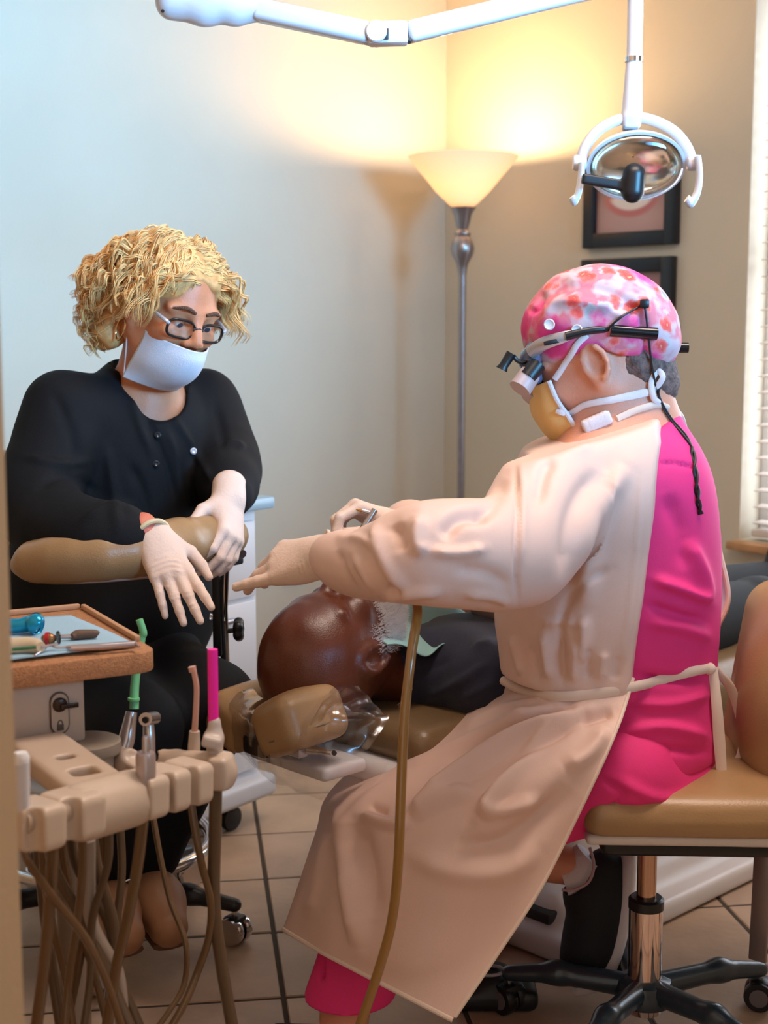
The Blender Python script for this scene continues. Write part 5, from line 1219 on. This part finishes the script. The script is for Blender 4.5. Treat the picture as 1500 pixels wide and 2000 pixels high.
B().add(prism([(x*.88, y*.93) for x, y in capsule_o], .0012, lk_o + PZ[2]*.0009, PZ, 0)).build('lock_face', M('lock_face_beige', (.50, .40, .31), .4), lk)
B().add(lathe([(.0095, 0), (.0098, .004), (.007, .006), (0, .006)], lk_o + PZ[1]*.012, zto(PZ[2]), 20)).build('lock_cylinder', M('dark_bronze', (.05, .033, .025), .3, .8), lk)
B().add(boxm(lk_o + PZ[1]*.010 + PZ[0]*.012 + PZ[2]*.007, (.012, .0032, .0022), PZ, .001)).build('lock_lever', MATS['dark_bronze'], lk)
B().add(boxm(lk_o - PZ[1]*.019 + PZ[2]*.0022, (.0046, .0042, .0006), PZ, .0003)).add(tube([lk_o - PZ[1]*.015 + PZ[0]*(.0032*math.cos(t)) + PZ[1]*(.0055*math.sin(t)) + PZ[2]*.0024 for t in np.linspace(0, math.pi, 9)], .0008, 6)).build('padlock_mark', MATS['dark_line_plate'], lk)
# pivot disc and swing arm
pvt = W(168, 1478, 1.86)
B().add(lathe([(.036, -.03), (.038, .0), (.036, .006)], pvt, I3, 32)).build('pivot_hub', creamd, du)
B().add(lathe([(.046, 0), (.048, .004), (.047, .016), (.043, .018)], pvt + [0, 0, .006], I3, 36)).build('pivot_disc', M('grey_beige_disc', (.30, .25, .20), .4), du)
# assistant holder arm: (230..445, 1450..1530)
S = Shape(); 
ap = [W(205, 1475, 1.90), W(260, 1490, 1.86), W(330, 1494, 1.83), W(395, 1502, 1.80), W(432, 1508, 1.78)]
S.chain(ap, [.014, .017, .019, .021, .0215], k=.012, flat=(np.array([0, 1., 0]), 1.35), n=10)
S.box(W(432, 1506, 1.78), (.013, .02, .022), .006, basis([.9, -.2, 0], UP), .01)
S.ell(W(285, 1478, 1.845), (.03, .022, .012), basis([.9, -.3, 0], UP), .008, 's')
hold = sdf_obj('holder_arm', S, cream, du, .003)
# handpiece holder: swing beam and cross bar
beam_a, beam_b = W(78, 1462, 1.80), W(192, 1548, 1.635)
S = Shape(); bxd = beam_b-beam_a; S.box((beam_a+beam_b)/2, (np.linalg.norm(bxd)/2+.02, .040, .015), .010, basis(bxd, UP), .01)
cb = [W(40, 1606, 1.50), W(130, 1580, 1.565), W(208, 1566, 1.605), W(300, 1535, 1.66), W(378, 1512, 1.71)]
cbd = nz(cb[-1]-cb[0]); CBR = basis(cbd, UP); bd_ = nz(bxd)
S.cone(cb[2] - cbd*.036 + [0, 0, -.004], cb[2] + cbd*.036 + [0, 0, -.004], .034, k=.012)
for t, hw in ((.46, (.009, .012, .05)), (.78, (.015, .017, .05))):
    S.box(beam_a + bxd*t, hw, .0055, basis(bd_, UP), .003, 's')
beam = sdf_obj('holder_beam', S, cream, du, .003)
B().add(tube([cb[0], cb[-1]], .016, 16)).build('holder_bar', creamd, du)
def pod(c, half):
    S = Shape(); S.box(c, half, .010, CBR, .006); S.cone(c - CBR[1]*0 + np.array([.006, -.028, half[2]+.004]), c + np.array([.006, -.028, -half[2]-.004]), .0105, k=.004, op='s'); return sdf_obj('holder_pod', S, cream, du, .0026)
for t, w_ in ((.07, .026), (.27, .030), (.66, .026), (.81, .022), (.96, .021)):
    pod(cb[0] + (cb[-1]-cb[0])*t + np.array([0, 0, -.007]), (w_, .030, .026))
# column behind, standing on the floor
cx, cy = W(120, 1700, 1.86)[0], 1.92
B().add(lathe([(.11, .0), (.11, .02), (.03, .035), (.022, .05), (.022, zt_-.12)], (cx, cy, 0), I3, 28)).build('stand_column', M('grey_beige_metal', (.24, .19, .16), .4, .3), du)
B().add(tube([W(172, 1640, 1.70), W(178, 1800, 1.72), W(228, 1900, 1.74), W(240, 2020, 1.74)], .0095, 12, 30)).build('conduit', M('clear_grey_tube', (.36, .30, .26), .2), du)

# ---- instruments in the holders, each with its hose
hose_m = M('amber_hose', (.12, .062, .022), .25, coat=.4); hose_g = M('olive_brown_hose', (.10, .06, .03), .35, coat=.2)
st_b = M('satin_steel', (.55, .52, .54), .25, .9); cream_l = M('cream_valve', (.56, .47, .41), .35)
def inst(name, label, base): return empty(name, base, label, 'dental tool', 'tools in the holders')
# pink high volume suction
t = inst('suction_tip', 'hot pink suction straw in a cream valve at the holder arm end', W(418, 1500, 1.79))
B().add(tube([W(417, 1412, 1.79), W(416, 1330, 1.79), W(415, 1268, 1.79)], [.0068, .0068, .0066], 16)).build('straw', M('hot_pink_straw', (.93, .01, .36), .4, emis=None), t)
S = Shape(); S.chain([W(419, 1410, 1.79), W(419, 1440, 1.79), W(421, 1500, 1.79)], [.0082, .0108, .0105], k=.006); S.box(W(414, 1448, 1.78), (.0125, .011, .008), .004, basis([1, 0, -.25], UP), .006)
sdf_obj('valve', S, cream_l, t, .002)
B().add(tube([W(422, 1510, 1.79), W(420, 1620, 1.79), W(418, 1760, 1.80), W(432, 1880, 1.81), W(458, 2030, 1.82)], .0085, 14, 50)).build('hose', hose_g, t)
# air water syringe with a clear pink nozzle
t = inst('air_syringe', 'clear pinkish bent nozzle of the air and water syringe beside the pink straw', W(380, 1500, 1.82))
B().add(tube([W(377, 1308, 1.82), W(380, 1318, 1.82), W(384, 1345, 1.82), W(382, 1400, 1.82), W(379, 1440, 1.82)], [.0038, .0038, .0038, .0040, .0044], 12, 24)).build('nozzle', M('clear_pink_plastic', (.62, .36, .30), .25), t)
B().add(lathe([(0, 0), (.0052, 0), (.0052, .007), (0, .007)], W(377, 1312, 1.82), zto([-.2, 0, 1]), 10)).build('nozzle_tip', MATS['clear_pink_plastic'], t)
B().add(tube([W(380, 1428, 1.82), W(379, 1460, 1.82), W(378, 1485, 1.82)], [.007, .0082, .0075], 14, 10)).build('collar', cream_l, t)
B().add(tube([W(374, 1515, 1.80), W(372, 1560, 1.79), W(392, 1680, 1.78), W(412, 1760, 1.79), W(408, 1830, 1.80), W(385, 1900, 1.80), W(360, 1960, 1.78), W(320, 2030, 1.76)], .0052, 12, 60)).build('hose', hose_m, t)
# green saliva ejector
t = inst('saliva_ejector', 'bent mint green suction tip rising from a grey valve behind the tray', W(248, 1440, 1.93))
B().add(tube([W(262, 1385, 2.02), W(264, 1330, 2.03), W(276, 1250, 2.04), W(280, 1236, 2.04), W(272, 1210, 2.04)], [.0068, .0065, .0058, .0056, .0054], 14, 26)).build('tip', M('mint_plastic', (.17, .55, .25), .35), t)
B().add(lathe([(.0085, 0), (.009, .002), (.0085, .004)], W(261, 1368, 2.02), zto([.05, 0, 1]), 16)).build('ring', MATS['mint_plastic'], t)
B().add(tube([W(240, 1470, 2.0), W(248, 1440, 2.01), W(257, 1390, 2.02)], [.0115, .0125, .0085], 14, 12)).build('valve', st_b, t)
B().add(tube([W(240, 1470, 2.0), W(232, 1560, 1.98), W(238, 1700, 1.96), W(225, 1850, 1.94), W(240, 2020, 1.92)], .006, 12, 40)).build('hose', hose_g, t)
# second valve
t = inst('handpiece_motor', 'short steel handpiece with a round head behind the holder arm', W(292, 1470, 1.96))
B().add(tube([W(292, 1480, 1.95), W(291, 1440, 1.955), W(290, 1415, 1.96)], [.0085, .009, .008], 14, 10)).build('body', st_b, t)
B().add(tube([W(284, 1405, 1.93), W(302, 1402, 1.99)], .0095, 16)).build('head', st_b, t)
B().add(lathe([(0, 0), (.0045, 0), (.0045, .002), (0, .002)], W(284, 1406, 1.928), zto([-.2, -1, 0]), 12)).build('port', black_pl, t)
B().add(tube([W(292, 1480, 1.95), W(300, 1600, 1.92), W(330, 1750, 1.9), W(362, 1840, 1.88), W(360, 1920, 1.87), W(330, 1975, 1.85), W(290, 2030, 1.83)], .0042, 10, 50)).build('hose', hose_m, t)
# steel handpiece upright in the front holder
t = inst('upright_handpiece', 'upright steel handpiece coupling standing in the front holder bar', W(285, 1540, 1.63))
B().add(lathe([(.0075, -.02), (.0075, .020), (.0045, .022), (.0042, .04), (.0035, .042)], W(286, 1505, 1.63), I3, 18)).build('coupling', st_b, t)
B().add(lathe([(.0115, -.026), (.012, -.022), (.012, .020), (.0105, .024)], W(285, 1508, 1.63), I3, 22)).build('sleeve', M('mauve_steel', (.46, .38, .37), .3, .6), t)
B().add(lathe([(.0105, -.006), (.0105, .006)], W(284, 1535, 1.63), I3, 20)).build('grip_ring', black_pl, t)
B().add(tube([W(284, 1542, 1.63), W(281, 1588, 1.63)], [.008, .0068], 14)).build('tailpiece', MATS['mauve_steel'], t)
B().add(tube([W(281, 1585, 1.63), W(270, 1680, 1.63), W(250, 1790, 1.64), W(225, 1900, 1.66), W(205, 2040, 1.66)], .0068, 12, 50)).build('hose', hose_m, t)
t = inst('capped_handpiece', 'steel tailpiece hanging in the front holder left of the beam', W(104, 1610, 1.52))
B().add(tube([W(101, 1583, 1.525), W(103, 1640, 1.525)], .0075, 14)).build('tailpiece', MATS['mauve_steel'], t)
B().add(tube([W(103, 1640, 1.525), W(100, 1720, 1.53), W(90, 1850, 1.55), W(68, 2030, 1.57)], .0072, 12, 40)).build('hose', hose_m, t)
t = inst('white_syringe', 'white slim syringe handle at the very left end of the holder bar', W(44, 1560, 1.50))
B().add(tube([W(42, 1488, 1.50), W(43, 1540, 1.50), W(45, 1600, 1.50), W(46, 1655, 1.50)], [.009, .0085, .0075, .0065], 14, 20)).build('handle', whitepl, t)
B().add(lathe([(.009, 0), (.010, .006), (.007, .012), (0, .013)], W(41, 1490, 1.50), I3, 16)).build('button_cap', white_paint, t)
B().add(tube([W(46, 1655, 1.50), W(60, 1690, 1.50), W(110, 1760, 1.52), W(165, 1830, 1.55), W(205, 1910, 1.58), W(250, 2040, 1.6)], .0048, 10, 50)).build('hose', hose_m, t)
# spare hoses of the unit hanging in a bundle
rs = np.random.RandomState(5)
for i in range(9):
    x0 = 70 + i*18 + rs.uniform(-6, 6); Y0 = 1.66 + rs.uniform(0, .16); xb = rs.uniform(70, 330)
    pts = [W(x0, 1560, Y0), W(x0 + rs.uniform(-12, 12), 1680, Y0+.01), W(x0*.6+xb*.4 + rs.uniform(-15, 15), 1800, Y0+.02), W(x0*.35+xb*.65, 1910, Y0+.02), W(xb, 2040, Y0)]
    B().add(tube(pts, rs.choice([.0052, .0062, .0072]), 10, 40)).build('hose', hose_m if i % 2 else hose_g, du)
# cuspidor edge at the lower left
# ---- on the tray
tz = zt_
paper = None
C = [[dp(.02, .03, tz), dp(.2, .025, tz), dp(.3, .022, tz), dp(.40, .02, tz)], [dp(.025, .13, tz), dp(.2, .13, tz), dp(.3, .13, tz), dp(.40, .13, tz)], [dp(.04, .28, tz), dp(.2, .29, tz), dp(.3, .29, tz), dp(.40, .29, tz)]]
G = ctrl_grid(C, 24, 40); G[:, :, 2] += .0022 + .0015*np.sin(np.linspace(0, 8, 40))[None, :] + .002*np.linspace(1, 0, 24)[:, None]*np.linspace(1, .2, 40)[None, :]
V, Q = sheet(G, .0014); pp_ = mesh_np('tray_paper', V, Q, M('blue_tray_paper', (.33, .52, .66), .8, bump=.3, bscale=500), None); tag(pp_, 'light blue paper liner spread over the fibreboard tray', 'paper')
tp = lambda u, v, h: dp(u, v, tz+.006+h)
steel_t = M('scaler_steel', (.58, .50, .50), .25, .85)
def tool(name, label): return empty(name, tp(.2, .1, 0), label, 'dental tool', 'tools on the tray')
t = tool('dental_scaler', 'long steel scaler with hooked tip lying along the tray front')
sa_, sb_ = W(262, 1264, 0), None
def onT(px, py, h):       # point over the tray plane at height h seen at this pixel
    zt2 = tz+.005+h; u = (px-750)/F; v = (1000-py)/F; d = np.array([u, math.cos(TH)+v*math.sin(TH), -math.sin(TH)+v*math.cos(TH)]); k = (zt2-CZ)/d[2]; return np.array([0, 0, CZ]) + d*k
B().add(tube([onT(272, 1263, .005), onT(264, 1258, .005), onT(200, 1263, .005), onT(140, 1266, .005), onT(130, 1264, .005)], [.0012, .0048, .0048, .0048, .0022], 12, None)).build('handle', steel_t, t)
B().add(tube([onT(131, 1264, .005), onT(112, 1265, .005), onT(95, 1260, .008), onT(88, 1266, .005), onT(68, 1280, .003)], [.002, .0016, .0015, .0018, .0012], 8, 16)).build('hook', steel_t, t)
t = tool('mouth_mirror_handle', 'cream ridged handle with green stripes on the tray left')
B().add(tube([onT(20, 1262, .010), onT(55, 1260, .010), onT(72, 1262, .010), onT(80, 1264, .010)], [.011, .0112, .010, .007], 18, None)).build('grip', M('cream_grip', (.62, .50, .34), .4), t)
for py, g in ((1268, .0), (1274, .0)): B().add(tube([onT(24, py, .003+.010*(1274-py)/6.), onT(70, py-4, .003+.010*(1274-py)/6.)], .0022, 8)).build('stripe', M('green_stripe', (.03, .16, .06), .5), t)
B().add(tube([onT(80, 1264, .010), onT(112, 1258, .008)], .002, 8)).build('shank', steel_t, t)
t = tool('blue_handpiece', 'shiny blue flared bottle neck shape lying at the back of the tray')
B().add(tube([onT(10, 1222, .012), onT(38, 1222, .012), onT(58, 1218, .014), onT(72, 1219, .015), onT(78, 1222, .013)], [.010, .010, .012, .0155, .010], 18, 24)).build('body', M('metallic_blue', (.01, .30, .50), .22, .5), t)
B().add(tube([onT(69, 1218, .0145), onT(71, 1218, .0147)], .0158, 18)).build('dark_ring', black_pl, t)
t = tool('red_polisher', 'small red and brass polishing bur beside the striped handle')
B().add(tube([onT(84, 1246, .008), onT(92, 1247, .008), onT(100, 1247, .008), onT(108, 1246, .008)], [.004, .008, .0075, .004], 14, 12)).build('brass_body', M('brown_brass', (.33, .15, .06), .3, .6), t)
B().add(tube([onT(89, 1247, .009), onT(96, 1247, .009)], .0084, 14)).build('red_band', M('red_enamel', (.45, .01, .015), .25), t)
t = tool('brown_handled_bur', 'brown tapered bur with steel shank behind the scaler')
B().add(tube([onT(118, 1244, .006), onT(140, 1243, .006)], .003, 10)).build('shank', steel_t, t)
B().add(lathe([(0, -.001), (.009, -.001), (.009, .001), (0, .001)], onT(114, 1245, .009), zto(du_u), 16)).build('disc', M('dark_bronze', (.05, .033, .025), .3, .8), t)
B().add(tube([onT(140, 1244, .006), onT(152, 1240, .007), onT(186, 1238, .007), onT(191, 1239, .006)], [.004, .0075, .006, .003], 12, 14)).build('tip', M('brown_rubber', (.12, .06, .035), .6), t)

# ---- suction hose hanging in front of the gown
t = empty('suction_hose', W(800, 1190, 2.02), "amber suction hose hanging from the dentist's hand down past the gown", 'hose')
B().add(tube([W(700, 1150, 2.26), W(790, 1120, 2.14), W(815, 1185, 2.03), W(803, 1280, 1.985), W(790, 1400, 1.96), W(783, 1550, 1.945), W(778, 1680, 1.935), W(765, 1800, 1.93), W(735, 1910, 1.925), W(690, 2040, 1.92)], .0072, 14, 90)).build('tube', M('amber_tube', (.30, .15, .035), .18, coat=.6), t)

# ---- clear plastic cover over the headrest
def plastic_mat():
    m = bpy.data.materials.new('clear_plastic_film'); m.use_nodes = True; nt = m.node_tree; nt.nodes.clear(); N = nt.nodes.new
    o = N('ShaderNodeOutputMaterial'); mx = N('ShaderNodeMixShader'); t_ = N('ShaderNodeBsdfTransparent'); t_.inputs[0].default_value = (.95, .945, .95, 1); g = N('ShaderNodeBsdfGlossy'); g.inputs['Roughness'].default_value = .16
    g.inputs['Color'].default_value = (.95, .95, 1, 1)
    lw = N('ShaderNodeLayerWeight'); lw.inputs[0].default_value = .35
    mr = N('ShaderNodeMapRange'); mr.inputs[3].default_value = .08; mr.inputs[4].default_value = .38; nt.links.new(lw.outputs['Facing'], mr.inputs[0])
    nt.links.new(mr.outputs[0], mx.inputs[0]); nt.links.new(t_.outputs[0], mx.inputs[1]); nt.links.new(g.outputs[0], mx.inputs[2]); nt.links.new(mx.outputs[0], o.inputs[0]); return m
film = plastic_mat()
def crumple(C, m, n, amp, seed, name, parent):
    G = ctrl_grid(C, m, n); r = np.random.RandomState(seed); P = G.reshape(-1, 3)
    d = sum(np.abs(((P @ (r.normal(size=3)*26) + r.uniform(0, 6)) % 2)-1)-.5 for _ in range(5))/2.2
    du_ = np.gradient(G, axis=1); dv_ = np.gradient(G, axis=0); Nn = np.cross(du_, dv_); Nn /= np.linalg.norm(Nn, axis=2)[:, :, None]+1e-9
    P = P + Nn.reshape(-1, 3)*(d*amp)[:, None]; G = P.reshape(m, n, 3)
    i, j = np.meshgrid(np.arange(m-1), np.arange(n-1), indexing='ij'); a = (i*n+j).ravel()
    return mesh_np(name, P, np.stack([a, a+1, a+n+1, a+n], 1), film, parent, True)
pc = empty('plastic_cover', W(560, 1450, 2.30), 'clear crinkled plastic bag pulled over the tan headrest', 'plastic cover')
HOVER = [[W(405, 1345, 2.52), W(470, 1328, 2.46), W(540, 1378, 2.36), W(640, 1345, 2.30), W(700, 1338, 2.32)],
         [W(415, 1385, 2.46), W(460, 1380, 2.36), W(545, 1425, 2.27), W(640, 1395, 2.20), W(745, 1390, 2.26)],
         [W(440, 1420, 2.40), W(480, 1430, 2.31), W(550, 1455, 2.235), W(640, 1450, 2.19), W(760, 1400, 2.24)],
         [W(465, 1470, 2.36), W(495, 1480, 2.29), W(560, 1500, 2.23), W(640, 1490, 2.19), W(722, 1462, 2.20)]]
crumple(HOVER, 60, 80, .0045, 2, 'cover_top', pc)
SKIRT = [[W(470, 1465, 2.36), W(540, 1480, 2.26), W(640, 1490, 2.21), W(760, 1490, 2.28)], [W(500, 1505, 2.34), W(560, 1520, 2.25), W(660, 1530, 2.21), W(740, 1520, 2.28)], [W(525, 1525, 2.33), W(585, 1548, 2.26), W(640, 1565, 2.23), W(720, 1545, 2.28)]]
crumple(SKIRT, 40, 60, .006, 4, 'cover_skirt', pc)
LOBE = [[W(400, 1350, 2.50), W(440, 1345, 2.47)], [W(410, 1400, 2.46), W(455, 1400, 2.43)], [W(450, 1450, 2.42), W(480, 1450, 2.40)], [W(500, 1500, 2.38), W(512, 1498, 2.37)]]
crumple([[a, (a+b)/2, b] for a, b in LOBE], 40, 24, .006, 7, 'cover_end', pc)
